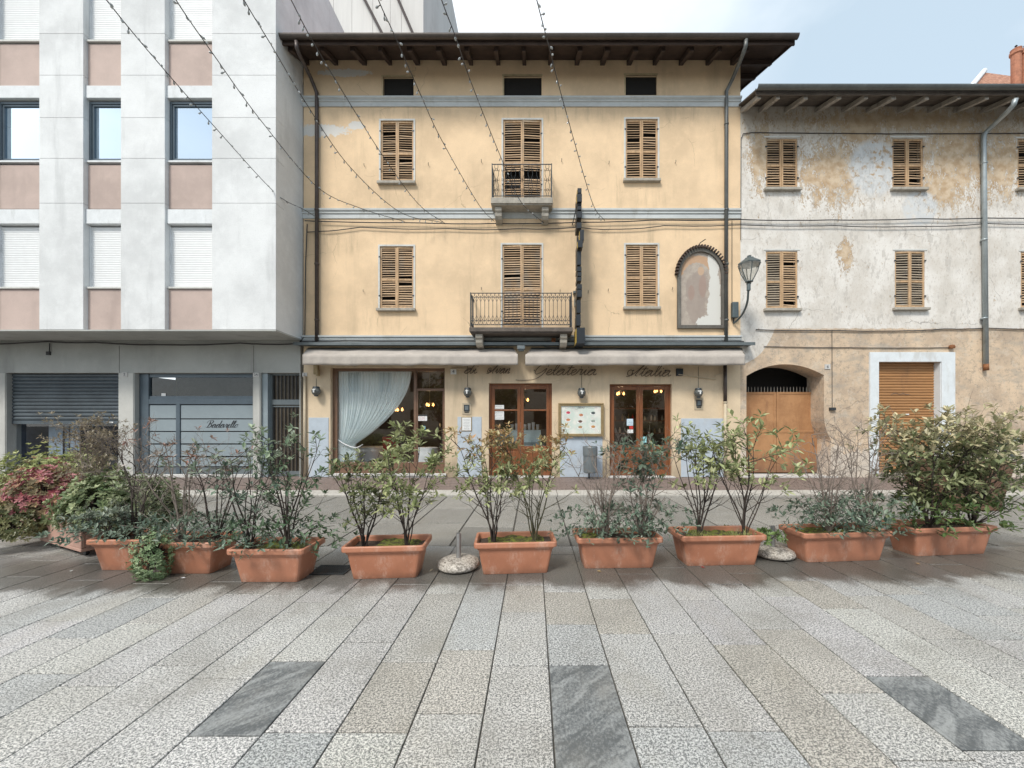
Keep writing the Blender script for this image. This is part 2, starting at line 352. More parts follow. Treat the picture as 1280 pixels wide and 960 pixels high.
n = N('moss'); c = n.mix(n.ramp(n.noise(22, 6, .7), .4, .6), (.055, .045, .02), (.17, .20, .03)); n.bump(n.noise(70, 4), 1, .02); M['moss'] = n.fin(c, .95)
M['pinkbox'] = plain('pink_concrete_box', (.44, .27, .215), .75, var=.12, scale=4, dirt=(.28, .17, .13))
M['bark'] = plain('dark_bark', (.045, .034, .028), .9, var=.5, scale=30)
M['bark_green'] = plain('mossy_bark', (.07, .065, .035), .9, var=.5, scale=25)
M['twig'] = plain('pale_dry_twig', (.20, .165, .14), .9, var=.35, scale=20)
M['dullsteel'] = plain('galvanised_steel', (.42, .43, .43), .4, .7, var=.12, bump=0)
n = N('pebbled_concrete'); v = n.new('ShaderNodeTexVoronoi'); v.inputs['Scale'].default_value = 75; n.link(n.tc.outputs['Object'], v.inputs['Vector'])
sv = n.new('ShaderNodeSeparateColor'); n.link(v.outputs['Color'], sv.inputs[0])
c = n.mix(sv.outputs[0], (.16, .14, .12), (.58, .54, .48)); n.bump(v.outputs['Distance'], -.8, .01); M['pebble'] = n.fin(c, .85)
n = N('leaf'); at = n.new('ShaderNodeAttribute'); at.attribute_name = 'tone'
tr = n.new('ShaderNodeBsdfTranslucent'); n.link(at.outputs['Color'], tr.inputs['Color'])
n.fin(at.outputs['Color'], .42, 0, .45); ms = n.new('ShaderNodeMixShader'); ms.inputs[0].default_value = .22
om = n.t.nodes['Material Output']; n.link(n.b.outputs[0], ms.inputs[1]); n.link(tr.outputs[0], ms.inputs[2]); n.link(ms.outputs[0], om.inputs['Surface']); M['leaf'] = n.m
def glassmat(name, tint, refl, gc=(1, 1, 1)):
    n = N(name); n.t.nodes.remove(n.b); g = n.new('ShaderNodeBsdfGlossy'); g.inputs['Roughness'].default_value = .012; g.inputs['Color'].default_value = (*gc, 1)
    t = n.new('ShaderNodeBsdfTransparent'); t.inputs['Color'].default_value = (*tint, 1)
    f = n.new('ShaderNodeLayerWeight'); f.inputs['Blend'].default_value = .5; k = n.math('MULTIPLY', n.math('ADD', n.math('POWER', f.outputs['Facing'], 4.0), .045), refl, True)
    ms = n.new('ShaderNodeMixShader'); n.link(k, ms.inputs[0]); n.link(t.outputs[0], ms.inputs[1]); n.link(g.outputs[0], ms.inputs[2])
    n.link(ms.outputs[0], n.t.nodes['Material Output'].inputs['Surface']); return n.m
M['glass'] = glassmat('window_glass', (.95, .98, .98), 3.2)
M['glass_low'] = glassmat('low_reflection_glass', (.85, .88, .9), 1.3)  # slightly darker tint and weaker reflection than the other panes
M['glass_sky'] = glassmat('reflecting_glass', (.62, .78, .9), 11, (.78, .9, 1.0))  # gloss colour tinted blue so the mirrored sky looks bluer
n = N('sheer_curtain'); n.fin((.84, .91, .93), .9); tt = n.new('ShaderNodeBsdfTransparent'); ms = n.new('ShaderNodeMixShader'); ms.inputs[0].default_value = .95
tl = n.new('ShaderNodeBsdfTranslucent'); tl.inputs[0].default_value = (.7, .75, .77, 1); m2 = n.new('ShaderNodeMixShader'); m2.inputs[0].default_value = .12
n.link(n.b.outputs[0], m2.inputs[1]); n.link(tl.outputs[0], m2.inputs[2]); n.link(tt.outputs[0], ms.inputs[1]); n.link(m2.outputs[0], ms.inputs[2]); n.link(ms.outputs[0], n.t.nodes['Material Output'].inputs['Surface']); M['curtain'] = n.m
def emis(name, col, st):
    n = N(name); n.b.inputs['Emission Color'].default_value = (*col, 1); n.b.inputs['Emission Strength'].default_value = st; return n.fin(col, .5)
M['bulb_warm'] = emis('warm_lamp', (1, .5, .16), 1.6)
M['paper'] = plain('white_paper', (.72, .73, .72), .6, var=.03, bump=0)
M['black'] = plain('black_paint', (.012, .012, .014), .5, var=.1, bump=0)
M['sign_black'] = plain('black_sign_metal', (.02, .024, .028), .4, .2, var=.2, bump=0)
M['sign_yellow'] = plain('yellow_plastic', (.55, .38, .08), .5, var=.1, bump=0)
M['gold'] = plain('brass_frame', (.30, .22, .11), .45, .3, var=.2, scale=6, bump=0)
M['neon'] = plain('unlit_neon_tube', (.11, .08, .055), .35, var=.15, bump=0)
M['red_fabric'] = plain('red_chair_fabric', (.36, .02, .02), .7, var=.1)
M['wall_in'] = plain('interior_wall', (.13, .10, .075), .8, var=.15, scale=2)
M['floor_in'] = plain('interior_floor', (.12, .075, .045), .4, var=.2)
M['cloth'] = plain('white_tablecloth', (.75, .76, .78), .8, var=.03)
M['chrome'] = plain('steel_counter', (.35, .42, .44), .3, .4, var=.1, bump=0)
M['lampglass'] = plain('smoky_lamp_glass', (.34, .36, .36), .15, 0, var=.2, scale=20, bump=0)
M['street_green'] = plain('grey_green_cast_iron', (.10, .125, .13), .45, .3, var=.15, bump=0)
M['lamp_pane'] = glassmat('lamp_pane', (.95, .95, .93), 2.5)
M['cladding'] = plain('grey_cladding', (.55, .54, .52), .7, var=.07, scale=1, stretch=(2, 1, .1), bump=0, dirt=(.42, .40, .38))
# fresco
n = N('faded_fresco')
c = n.mix(n.ramp(n.noise(6, 6, .7), .35, .65), (.34, .29, .25), (.44, .38, .32))
def patchy(n, c, shapes, col, amt=.6, thr=.14):
    g = None
    for s_ in shapes:
        q = n.spot(*s_); g = q if g is None else n.math('MAXIMUM', g, q)
    k = n.ramp(n.math('ADD', g, n.math('MULTIPLY', n.math('SUBTRACT', n.noise(14, 5, .7), .5), .5)), thr, thr + .14, 0, amt)
    return n.mix(k, c, col)
c = patchy(n, c, [(874, 356, 14, 22), (870, 380, 15, 32), (862, 362, 6, 20)], (.31, .255, .22), .7)
c = patchy(n, c, [(878, 358, 6, 18), (864, 366, 5, 12)], (.33, .21, .17), .45)
c = patchy(n, c, [(876, 339, 5, 7)], (.50, .35, .24), .9)
arcs = [(866 + 24 * math.cos(a) + 5, 350 + 26 * -math.sin(a), 7, 6) for a in [R(q) for q in range(40, 175, 15)]]
c = patchy(n, c, arcs, (.50, .30, .17), .75)
g = None
for s_ in [(892, 335, 8, 20), (893, 360, 9, 24), (893, 385, 12, 26), (886, 405, 20, 14), (888, 325, 5, 10)]:
    q = n.spot(*s_); g = q if g is None else n.math('MAXIMUM', g, q)
lack = n.ramp(n.math('ADD', g, n.math('MULTIPLY', n.math('SUBTRACT', n.noise(9, 6, .75), .5), .7)), .2, .24)
c = n.mix(lack, c, (.62, .61, .57)); n.bump(n.math('ADD', lack, n.noise(40, 4)), .4, .01); M['fresco'] = n.fin(c, .92)
# menu photographs
# ---- paving
def paving(name, gneiss=False):
    n = N(name); at = n.new('ShaderNodeAttribute'); at.attribute_name = 'tone'
    if gneiss:
        mp0 = n.new('ShaderNodeMapping'); mp0.inputs['Rotation'].default_value = (0, 0, R(-38)); n.link(n.tc.outputs['Object'], mp0.inputs[0]); mpp = n.new('ShaderNodeMapping'); mpp.inputs['Scale'].default_value = (1, 4.5, 1); n.link(mp0.outputs[0], mpp.inputs[0])
        nz_ = n.new('ShaderNodeTexNoise'); nz_.inputs['Scale'].default_value = 2.6; nz_.inputs['Detail'].default_value = 9; nz_.inputs['Roughness'].default_value = .68; nz_.inputs['Distortion'].default_value = .7; n.link(mpp.outputs[0], nz_.inputs['Vector']); wv = nz_.outputs['Fac']
        f = n.noise(70, 5, .75, (1, .7, 1))
        k = n.ramp(n.math('ADD', n.math('MULTIPLY', wv, .55), n.math('MULTIPLY', f, .45)), .42, .60)
        c = n.mix(k, (.085, .092, .094), (.27, .28, .275)); c = n.mix(n.ramp(wv, .66, .70, 0, .6), c, (.42, .45, .41))
        h = f
    else:
        f = n.noise(170, 4, .7); g = n.noise(75, 3, .65, (1, 1.2, 1), (4, 4, 0))
        s1 = n.ramp(n.math('ADD', n.math('MULTIPLY', f, .6), n.math('MULTIPLY', g, .4)), .45, .555)
        c = n.mix(s1, (.115, .12, .12), (.64, .63, .605)); h = s1
        sl = n.noise(1.1, 6, .7, off=(3, 5, 0)); c = n.mix(n.ramp(sl, .45, .7, 0, .4), c, n.mix(1.0, c, (.62, .61, .58), 'MULTIPLY'))
        c = n.mix(n.ramp(n.noise(2.4, 5, .6, (1, .6, 1)), .5, .75, 0, .35), c, (.33, .31, .26))
    c = n.mix(1.0, c, at.outputs['Color'], 'MULTIPLY')
    gm_ = n.ramp(n.noise(13, 2, .5, off=(2, 2, 9)), .70, .74, 0, .55); c = n.mix(gm_, c, (.10, .10, .095))
    st = n.ramp(n.noise(1.2, 8, .72, off=(1, 8, 0)), .46, .70, 0, .5); c = n.mix(st, c, (.20, .19, .165))
    # wet band left by the watering of the planters
    y = n.z('Y'); x = n.z('X')
    yy = n.math('ADD', n.math('SUBTRACT', y, n.math('MULTIPLY', x, .035)), n.math('MULTIPLY', n.math('SUBTRACT', n.noise(2.6, 6, .7, (1, .6, 1)), .5), .9))
    wet = n.math('MULTIPLY', n.ramp(yy, 3.34, 3.60), n.ramp(yy, 4.9, 4.1))
    c = n.mix(n.math('MULTIPLY', wet, .88), c, n.mix(1.0, c, (.24, .225, .205), 'MULTIPLY'))
    rough = n.ramp(wet, 0, 1, .62, .28)
    n.bump(h, .25, .003); M[name] = n.fin(c, rough)
paving('granite'); paving('gneiss', True)
M['joint'] = plain('dark_joint', (.075, .07, .06), .95, var=.4, scale=8)
M['kerb'] = plain('pale_granite_kerb', (.44, .42, .38), .8, var=.2, scale=25, dirt=(.25, .22, .18))
M['sett'] = plain('brown_porphyry', (.19, .145, .125), .75, var=.35, scale=18, dirt=(.10, .08, .07))

# ================================================================== GROUND
rnd = random.Random(5)
g = MB(); g.face([(-300, -300, -.012), (300, -300, -.012), (300, 600, -.012), (-300, 600, -.012)])
tag(g.build('ground', M['joint']), kind='structure')
def xk(k): return .094 + (k * .375 if k >= 0 else k * .352)
special = {-5: [(1.81, 2.38, 'd')], 0: [(1.40, 2.34, 'd'), (2.82, 3.36, 't')], 5: [(1.73, 2.24, 'd')], -3: [(1.83, 2.37, 't')], -2: [(1.95, 2.5, 'l')],
           3: [(1.45, 2.56, 't')], 6: [(3.06, 3.6, 't')], 1: [(2.69, 3.23, 't')], 4: [(2.1, 2.75, 'l')], -1: [(3.0, 3.5, 'l')], -4: [(1.1, 1.83, 'g')]}
def tone(kind):
    if kind == 's':
        b = rnd.uniform(.52, .74); return (b, b * .97, b * .91)
    if kind == 't': return (.87, .83, .765)
    if kind == 'l': return (.95, .91, .85)
    if kind == 'g': return (.82, .85, .86)
    if kind == 'd': return (1, 1, 1)
    b = rnd.uniform(.92, 1.08); q = rnd.random()
    if q < .10: return (b * .96, b * .94, b * .90)
    if q < .2: return (b * .90, b * .92, b * .93)
    return (b, b * rnd.uniform(.98, 1.0), b * rnd.uniform(.95, 1.0))
pv = MB(); J = .004
def slab(x0, x1, y0, y1, kind, z=0.0):
    pv.cur = 1 if kind == 'd' else 0; pv.col = tone(kind)
    a, b = [z + rnd.uniform(-.0012, .0012) for _ in range(2)]
    j = J if kind != 's' else .012; c = .003
    p = [(x0 + j, y0 + j, a), (x1 - j, y0 + j, b), (x1 - j, y1 - j, b), (x0 + j, y1 - j, a)]
    q = [(x0 + j + c, y0 + j + c, a), (x1 - j - c, y0 + j + c, b), (x1 - j - c, y1 - j - c, b), (x0 + j + c, y1 - j - c, a)]
    low = [(x, y, z - .01) for x, y, _ in p]; b0 = len(pv.v); pv.v += [(x, y, z + .000) for x, y, z in q] + [(x, y, zz - .003) for x, y, zz in p] + low
    pv.addf(b0, (0, 1, 2, 3))
    for i in range(4):
        k = (i + 1) % 4; pv.addf(b0, (i + 4, k + 4, k, i)); pv.addf(b0, (i + 8, k + 8, k + 4, i + 4))
Y1 = 4.62
for k in range(-42, 42):
    sp = sorted(special.get(k, [])); y = -6 - rnd.random()
    while y < Y1 - .01:
        nx = [s_ for s_ in sp if s_[1] > y + .01]
        if nx and abs(nx[0][0] - y) < .02: e = nx[0][1]; kd = nx[0][2]
        else:
            e = y + rnd.uniform(.5, 1.15); kd = 'r'
            if rnd.random() < .016 and (y > 2.6 or y < 0) and abs(k) > 3: kd = 'd'
            if nx:
                if e > nx[0][0] - .35: e = nx[0][0] if nx[0][0] - y < 1.3 else (y + nx[0][0]) / 2
            if e > Y1 - .3: e = Y1
        slab(xk(k), xk(k + 1), y, e, kd); y = e
for k in range(-30, 30):       # the strip of wider slabs between the planters and the kerb
    y = Y1; b = k * .75 + .466
    while y < 7.7:
        e = min(y + rnd.uniform(.8, 1.5), 7.74); e = 7.74 if e > 7.4 else e
        slab(b, b + .75, y, e, 's'); y = e
for s_ in range(2):
    pass
tag(pv.build('paving', [M['granite'], M['gneiss']]), kind='structure')
kb = MB(); x = -24.0
while x < 24:
    e = x + rnd.uniform(.85, 1.3); kb.box(x, e - .008, 7.75, 8.27, -.01, .05 + rnd.uniform(-.002, .002)); x = e
tag(kb.build('kerb', M['kerb'], bevel=.012), kind='structure')
sw = MB(); sw.face([(-24, 8.27, .040), (24, 8.27, .040), (24, 30, .040), (-24, 30, .040)])
y = 8.275; r_ = 0
while y < 10.9:
    x = -14 - rnd.random()
    while x < 16:
        e = x + rnd.uniform(.22, .55); sw.box(x, e - .008, y, y + .205, .03, .048 + rnd.uniform(0, .004)); x = e
    y += .213
tag(sw.build('pavement', M['sett']), kind='structure')

# ================================================================== LEFT OFFICE BLOCK
YL = 9.15
def lx(px): return (px - CX) * YL / F
def lz(py): return EYE + (HY - py) * YL / F
ob = empty('office_building', (-10, YF, .05)); tag(ob, 'modern white concrete office block with pink panels and overhanging upper floors', 'building')
XR = -6.272; XL = -19.0
bays = [(-110, -66), (-10, 49), (104, 151), (206, 265)]
pil = [(-66, -10), (49, 104), (151, 206), (265, 343.8)]
zb = lz(412); zt = 14.5
pm = MB()
for a, b in pil:
    x0, x1 = lx(a), (XR if b > 340 else lx(b))
    # cast sections with fine joints
    zs = [zb] + [lz(q) for q in (356, 252, 200, 145, 93, 41)] + [zt]
    zs = [zb] + [lz(q) for q in (254, 198, 147, 94, 42, -12, -66)] + [zt]
    zs = sorted(zs)
    for q, z0 in enumerate(zs[:-1]):
        pm.box(x0, x1 - (0 if b > 340 else 0), YL, YL + .30, z0 + .003, zs[q + 1] - .003)
pm.build('pilaster', M['concrete'], ob, bevel=.006)
cm = MB(); cm.box(XL, XR - .004, YL + .30, 17, zb + .002, zt); cm.build('wall', M['concrete'], ob)
cm = MB(); cm.box(lx(-110) - 3, lx(-110), YL, YL + .3, zb, zt); cm.build('wall', M['concrete'], ob)
so_ = MB(); so_.box(XL, XR, YL - .0, YF - .002, zb - .035, zb - .001); so_.build('soffit', M['grey_fascia'], ob)
for bi, (a, b) in enumerate(bays):
    x0, x1 = lx(a) + .002, lx(b) - .002
    for z0, z1 in ((412, 360), (258, 203), (103, 50), (-52, -104)):
        q = MB(); q.box(x0, x1, YL + .10, YL + .298, lz(z0) + .002, lz(z1)); q.build('spandrel_panel', M['pink'], ob)
    for z0, z1 in ((278, 260), (120, 104.5), (-36, -50)):
        q = MB(); q.box(x0, x1, YL + .05, YL + .298, lz(z0), lz(z1)); q.build('lintel', M['lintel'], ob, bevel=.008)
    for (z0, z1, kind) in ((357, 280, 's'), (198, 122, 'w'), (46, -34, 's')):
        fr = MB()
        A0, A1, B0, B1 = x0, x1, lz(z0), lz(z1)
        fr.box(A0, A1, YL + .06, YL + .25, B0 - .045, B0 - .004)
        win = fr.build('window', M['surround'] if kind == 's' else M['lintel'], ob)
        if kind == 's':
            s_ = MB(); nz = 34
            for i in range(nz):
                h = (B1 - B0) / nz; z = B0 + i * h
                s_.prismx([(YL + .16, z + .004), (YL + .155, z + h * .5), (YL + .16, z + h), (YL + .2, z + h), (YL + .2, z + .004)], A0 + .02, A1 - .02)
            s_.build('roller_shutter', M['rollwhite'], win)
            s_ = MB(); s_.box(A0, A0 + .02, YL + .13, YL + .2, B0, B1); s_.box(A1 - .02, A1, YL + .13, YL + .2, B0, B1); s_.build('rail', M['lintel'], win)
        else:
            s_ = MB(); t = .05
            s_.box(A0, A1, YL + .12, YL + .2, B0, B0 + t); s_.box(A0, A1, YL + .12, YL + .2, B1 - t, B1)
            s_.box(A0, A0 + t, YL + .12, YL + .2, B0 + t, B1 - t); s_.box(A1 - t, A1, YL + .12, YL + .2, B0 + t, B1 - t)
            t2 = t + .045
            s_.box(A0 + t + .004, A1 - t - .004, YL + .14, YL + .19, B0 + t, B0 + t2); s_.box(A0 + t + .004, A1 - t - .004, YL + .14, YL + .19, B1 - t2, B1 - t)
            s_.box(A0 + t, A0 + t2, YL + .14, YL + .19, B0 + t2, B1 - t2); s_.box(A1 - t2, A1 - t, YL + .14, YL + .19, B0 + t2, B1 - t2)
            s_.build('frame', M['frame_blue'], win, bevel=.004)
            s_ = MB(); s_.face([(A0 + t2, YL + .17, B0 + t2), (A1 - t2, YL + .17, B0 + t2), (A1 - t2, YL + .17, B1 - t2), (A0 + t2, YL + .17, B1 - t2)]); s_.build('pane', M['glass_sky'], win)
            s_ = MB(); s_.box(A0 + t, A1 - t, YL + .23, YL + .24, B0 + t, B1 - t); s_.build('blind', M['blind'], win)
# --- ground floor of the office block
def gx(px): return fx(px)
gw = MB(); GX1 = fx(375.5)
zf = fz(466); ztop = zb - .04
gw.wall(XL, GX1, .05, ztop, YF, .3, [(gx(8), gx(148), .0, zf), (gx(168), gx(316), .05, zf), (gx(326), gx(374.5), .05, zf), (gx(-140), gx(-10), .05, zf)])
gw.build('ground_floor_wall', M['grey_fascia'], ob)
for a, b in ((-9, 7), (149, 167), (317, 325)):
    pp = MB(); pp.box(gx(a), gx(b), YF - .012, YF - .001, .05, zf - .01); pp.build('pillar_facing', M['pillar'], ob, bevel=.003)
gj = MB()
for px in (149, 317): gj.box(gx(px), gx(px) + .008, YF - .004, YF, zf, fz(432))
gj.build('joint', M['joint'], ob)
# roller shop
sh = MB(); nz = 13; z0 = fz(530); z1 = zf
for i in range(nz):
    h = (z1 - z0 - .1) / nz; z = z0 + .1 + i * h
    sh.prismx([(YF + .13, z), (YF + .105, z + h * .25), (YF + .10, z + h * .6), (YF + .13, z + h * .98), (YF + .16, z + h * .98), (YF + .16, z)], gx(8) + .01, gx(148) - .01)
sh.box(gx(8) + .01, gx(148) - .01, YF + .10, YF + .15, z0, z0 + .095)
s1 = sh.build('roller_shutter', M['roller_dark'], ob)
q = MB(); q.box(gx(132), gx(137), YF + .085, YF + .1, z0 + .03, z0 + .06); q.build('handle', M['rollwhite'], s1)
q = MB(); q.face([(gx(8), YF + .2, .05), (gx(148), YF + .2, .05), (gx(148), YF + .2, z0), (gx(8), YF + .2, z0)]); q.build('shop_window', M['glass_low'], ob)
q = MB(); X0, X1 = gx(8), gx(148)
q.face([(X0, YF + 2, .05), (X1, YF + 2, .05), (X1, YF + 2, zf), (X0, YF + 2, zf)]); q.face([(X0, YF + .3, .05), (X0, YF + 2, .05), (X0, YF + 2, zf), (X0, YF + .3, zf)]); q.face([(X1, YF + .3, .05), (X1, YF + .3, zf), (X1, YF + 2, zf), (X1, YF + 2, .05)])
q.face([(X0, YF + .3, zf), (X0, YF + 2, zf), (X1, YF + 2, zf), (X1, YF + .3, zf)]); q.face([(X0, YF + .3, .06), (X1, YF + .3, .06), (X1, YF + 2, .06), (X0, YF + 2, .06)])
q.build('shop_interior', plain('navy_shop_interior', (.03, .05, .09), .7, var=.4, scale=1.2, bump=0), ob)
q = MB()
for a, b in ((36, 54), (57, 62), (64, 78)):
    n_ = 8
    for i in range(n_):
        xa = gx(a) + (gx(b) - gx(a)) * i / n_; xb = gx(a) + (gx(b) - gx(a)) * (i + 1) / n_
        ya, yb = YF + .42 + .03 * (i % 2), YF + .42 + .03 * ((i + 1) % 2)
        q.face([(xa, ya, fz(570)), (xb, yb, fz(570)), (xb, yb, fz(531)), (xa, ya, fz(531))])
tag(q.build('curtain', M['blind']), 'pale curtain strips behind the half open roller shutter', 'curtain')
# grey shopfront with lettering
A0, A1 = gx(168) + .01, gx(316) - .003; yy = YF + .14
f = MB()
f.box(A0, gx(180), yy - .02, yy + .06, .14, zf - .002)
f.box(gx(180) + .002, A1, yy - .02, yy + .06, fz(505), fz(498.5)); f.box(gx(180) + .002, A1, yy, yy + .06, fz(499), fz(494.5))
f.box(gx(180) + .002, A1, yy, yy + .06, fz(471), zf - .002)
f.box(gx(214.5), gx(219.5), yy - .02, yy + .06, .14, fz(505) - .002)
f.box(A0, A1, yy + .0, yy + .06, .08, .138)
front = f.build('shopfront', M['frame_blue'], ob, bevel=.004)
f = MB()
for x0, x1 in ((gx(180) + .004, gx(214.5) - .004), (gx(219.5) + .004, A1 - .004)):
    for z0, z1 in ((584, 572), (571, 556), (555, 540), (539.3, 524), (523.3, 506)):
        f.box(x0, x1, yy + .005, yy + .03, fz(z0) + .008, fz(z1) - .004)
f.build('frosted_panel', M['frosted'], front, bevel=.004)
f = MB(); f.box(gx(180) + .004, A1 - .004, yy + .005, yy + .04, .14, fz(585)); f.build('base_panel', M['steelgrey'], front)
f = MB(); z0, z1 = fz(494.5) + .002, fz(471) - .002; f.face([(gx(180), yy + .03, z0), (A1, yy + .03, z0), (A1, yy + .03, z1), (gx(180), yy + .03, z1)]); f.build('transom_pane', M['glass_low'], front)
f = MB(); f.box(gx(180), A1, YF + .9, YF + .92, .1, zf); f.build('back_wall', plain('dim_shop_back', (.05, .045, .04), .9, var=.4, scale=1), front)
f = MB(); f.box(gx(194.5), gx(200), yy + .018, yy + .024, fz(497.5) + .06, fz(491)); f.build('notice', M['paper'], front)

# ---- cursive lettering
G = {
 'a': [[(0, .2), (.3, .6), (.75, .95), (.4, 1.0), (.08, .55), (.15, .05), (.45, .0), (.75, .5), (.85, .98), (.8, .3), (.95, .0), (1.2, .22)]],
 'l': [[(0, .22), (.35, 1.0), (.52, 1.8), (.38, 2.1), (.22, 1.7), (.18, .6), (.33, .0), (.62, .22)]],
 'e': [[(0, .22), (.4, .5), (.55, .82), (.35, 1.0), (.1, .6), (.16, .08), (.42, 0), (.75, .22)]],
 't': [[(0, .22), (.25, .9), (.38, 1.7), (.28, .8), (.25, .2), (.4, 0), (.66, .22)], [(.0, 1.25), (.3, 1.3), (.75, 1.32)]],
 'r': [[(0, .22), (.2, .85), (.22, 1.1), (.36, .92), (.6, .95), (.52, .4), (.58, .02), (.86, .22)]],
 'i': [[(0, .22), (.25, .95), (.2, .3), (.35, 0), (.6, .22)], [(.33, 1.35), (.37, 1.45)]],
 'o': [[(0, .22), (.3, .8), (.5, 1.0), (.15, .7), (.15, .1), (.5, 0), (.78, .5), (.5, .98), (.7, .85), (1.0, .9)]],
 'd': [[(0, .2), (.3, .6), (.75, .95), (.4, 1.0), (.08, .55), (.15, .05), (.45, .0), (.75, .6), (.95, 2.1), (.8, .4), (.95, .0), (1.2, .22)]],
 'n': [[(0, .22), (.22, .95), (.18, .02), (.35, .7), (.6, 1), (.7, .75), (.64, .12), (.78, 0), (1.05, .22)]],
 'v': [[(0, .22), (.2, .95), (.3, .3), (.42, 0), (.7, .6), (.72, 1.0), (.98, .85)]],
 'B': [[(.55, 1.9), (.45, 1.0), (.25, .1), (-.2, .15)], [(-.3, 1.3), (-.1, 1.9), (.6, 2.15), (1.2, 2.0), (1.15, 1.4), (.55, 1.1), (1.15, .9), (1.1, .3), (.6, .0), (.25, .15), (.4, .3)]],
 'G': [[(1.5, 1.5), (1.45, 2.0), (1.0, 2.1), (.4, 1.5), (.2, .6), (.5, .15), (1.0, .5), (1.45, 1.2), (1.35, .3), (.9, -.5), (.2, -.9), (-1.0, -.95), (-1.7, -.9)]],
 'I': [[(.15, .75), (.3, .35), (.05, .1), (-.35, .3), (-.45, .9), (-.1, 1.1), (.2, .6), (.0, .0), (-.4, -.05)], [(.2, .1), (.7, .9), (1.3, 2.1), (.95, 1.1), (.7, .2), (1.0, .0)]],
}
ADV = {'a': 1.15, 'l': .58, 'e': .7, 't': .62, 'r': .82, 'i': .56, 'o': .95, 'd': 1.15, 'n': 1.0, 'v': .95, 'B': 1.45, 'G': 1.65, 'I': 1.25}
def script(mb, word, x, z, y, xh, rad, width=None, slant=.45, thick=None):
    tot = sum(ADV[c] for c in word); sxx = xh if width is None else width / tot
    cx_ = 0
    for c in word:
        for st in G[c]:
            pts = catmull([((cx_ + p[0]) * sxx + slant * p[1] * xh, 0, p[1] * xh) for p in st], 5)
            P_ = [(x + p.x, y, z + p.z) for p in pts]; rr = []
            for i, p in enumerate(P_):
                if thick:
                    a = P_[min(i + 1, len(P_) - 1)]; b = P_[max(i - 1, 0)]; dz = b[2] - a[2]; dl = math.hypot(a[0] - b[0], dz) + 1e-6
                    rr.append(rad + (thick - rad) * max(0, dz / dl))
                else: rr.append(rad)
            mb.tube(P_, rr, 5)
        cx_ += ADV[c]
f = MB(); script(f, 'Badarello', gx(252), fz(534.5), yy - .0, .092, .004, .86, .45, .0115)
for v_ in range(len(f.v)): f.v[v_] = (f.v[v_][0], yy + .0 + (f.v[v_][1] - yy) * .25, f.v[v_][2])
f.build('lettering', M['black'], front)
# metal grille door on the right of the shopfront
A0, A1 = gx(333), gx(374); yy = YF + .16
d_ = MB(); d_.box(gx(326) + .003, A0, YF + .05, YF + .28, .05, zf - .003); d_.build('door_reveal', M['frosted'], ob)
f = MB(); f.box(A0, A0 + .05, yy, yy + .05, .06, zf - .003); f.box(A1 - .04, A1, yy, yy + .05, .06, zf - .003)
f.box(A0 + .052, A1 - .042, yy, yy + .05, fz(505.5), fz(499)); f.box(A0 + .052, A1 - .042, yy, yy + .05, zf - .05, zf - .003); f.box(A0 + .052, A1 - .042, yy, yy + .05, .06, .2)
f.box(A0 + .052, A1 - .042, yy + .01, yy + .04, fz(508.5), fz(507))
dr = f.build('entrance_door', M['steelgrey'], ob)
f = MB()
for i in range(8):
    x = A0 + .09 + i * (A1 - A0 - .17) / 7
    f.box(x - .007, x + .007, yy + .005, yy + .03, .2, fz(508.5)); f.box(x - .007, x + .007, yy + .005, yy + .03, fz(499), zf - .05)
f.build('bar', M['black'], dr)
f = MB(); f.box(A0 + .05, A1 - .04, yy + .045, yy + .055, .2, zf - .05); f.build('pane', plain('bronze_door_glass', (.085, .07, .052), .25, var=.35, scale=1.5, bump=0), dr)
st = MB(); st.box(gx(168), gx(316), YF - .04, YF + .1, .05, .13); st.build('doorstep', M['marble'], ob, bevel=.006)

# grey clad tower block behind
gt = empty('tower_block', (-7, 17, 0)); tag(gt, 'pale grey clad tower rising behind the yellow house roof', 'building')
q = MB(); yb = 16.0
xs = [345, 362, 392, 417, 440, 466, 488, 502, 529.5]
for a, b in zip(xs, xs[1:]):
    q.box((a - CX) * yb / F, (b - CX) * yb / F - .012, yb, yb + .06, 8, 26)
q.box((330 - CX) * yb / F, (529 - CX) * yb / F - .01, yb + .061, yb + 8, 0, 26)
q.build('wall', M['cladding'], gt)
q = MB(); q.tube([W(391, 60, yb - .1), W(391, -60, yb - .1)], .07, 8); q.build('downpipe', M['pipe_grey'], gt)
for a, b in ((390, 427), (450, 483), (493, 520.5)):
    q = MB(); q.tube([W(a, -12, yb - .15), W(b, 52, yb - .15)], .06, 6); q.build('brace', M['pipe_brown'], gt)

# ================================================================== YELLOW HOUSE
yh = empty('yellow_house', (0, YF, .05)); tag(yh, 'three storey yellow stucco house with dark eaves and louvred shutters', 'building')
X0, X1 = fx(379.5), fx(925.5)
holes_at = [(479, 517, 121, 96), (630, 677, 120, 95), (782, 821, 119, 94)]
win = [(476, 517, 228, 151), (629, 677, 252, 150), (782, 822, 225, 149), (475, 517, 386, 308), (628, 677, 411, 306), (782, 822, 384, 306)]
def hole(a, b, z0, z1): return (fx(a), fx(b), fz(z0), fz(z1))
NI = (848.5, 902)
w1 = MB(); w1.wall(X0, X1, fz(431), fz(68), YF, .42, [hole(*h) for h in holes_at + win])
w1.build('upper_wall', M['yellow'], yh)
w2 = MB(); shopdoors = [hole(413, 556, 592, 459.5), hole(611, 690, 596.5, 479), hole(762, 840, 596.5, 480)]
w2.wall(X0, X1, .05, fz(431) - .001, YF, .42, [(a, b, max(c, .05), e) for a, b, c, e in shopdoors]); w2.build('ground_floor_wall', M['ground_yellow'], yh)
bd = MB()
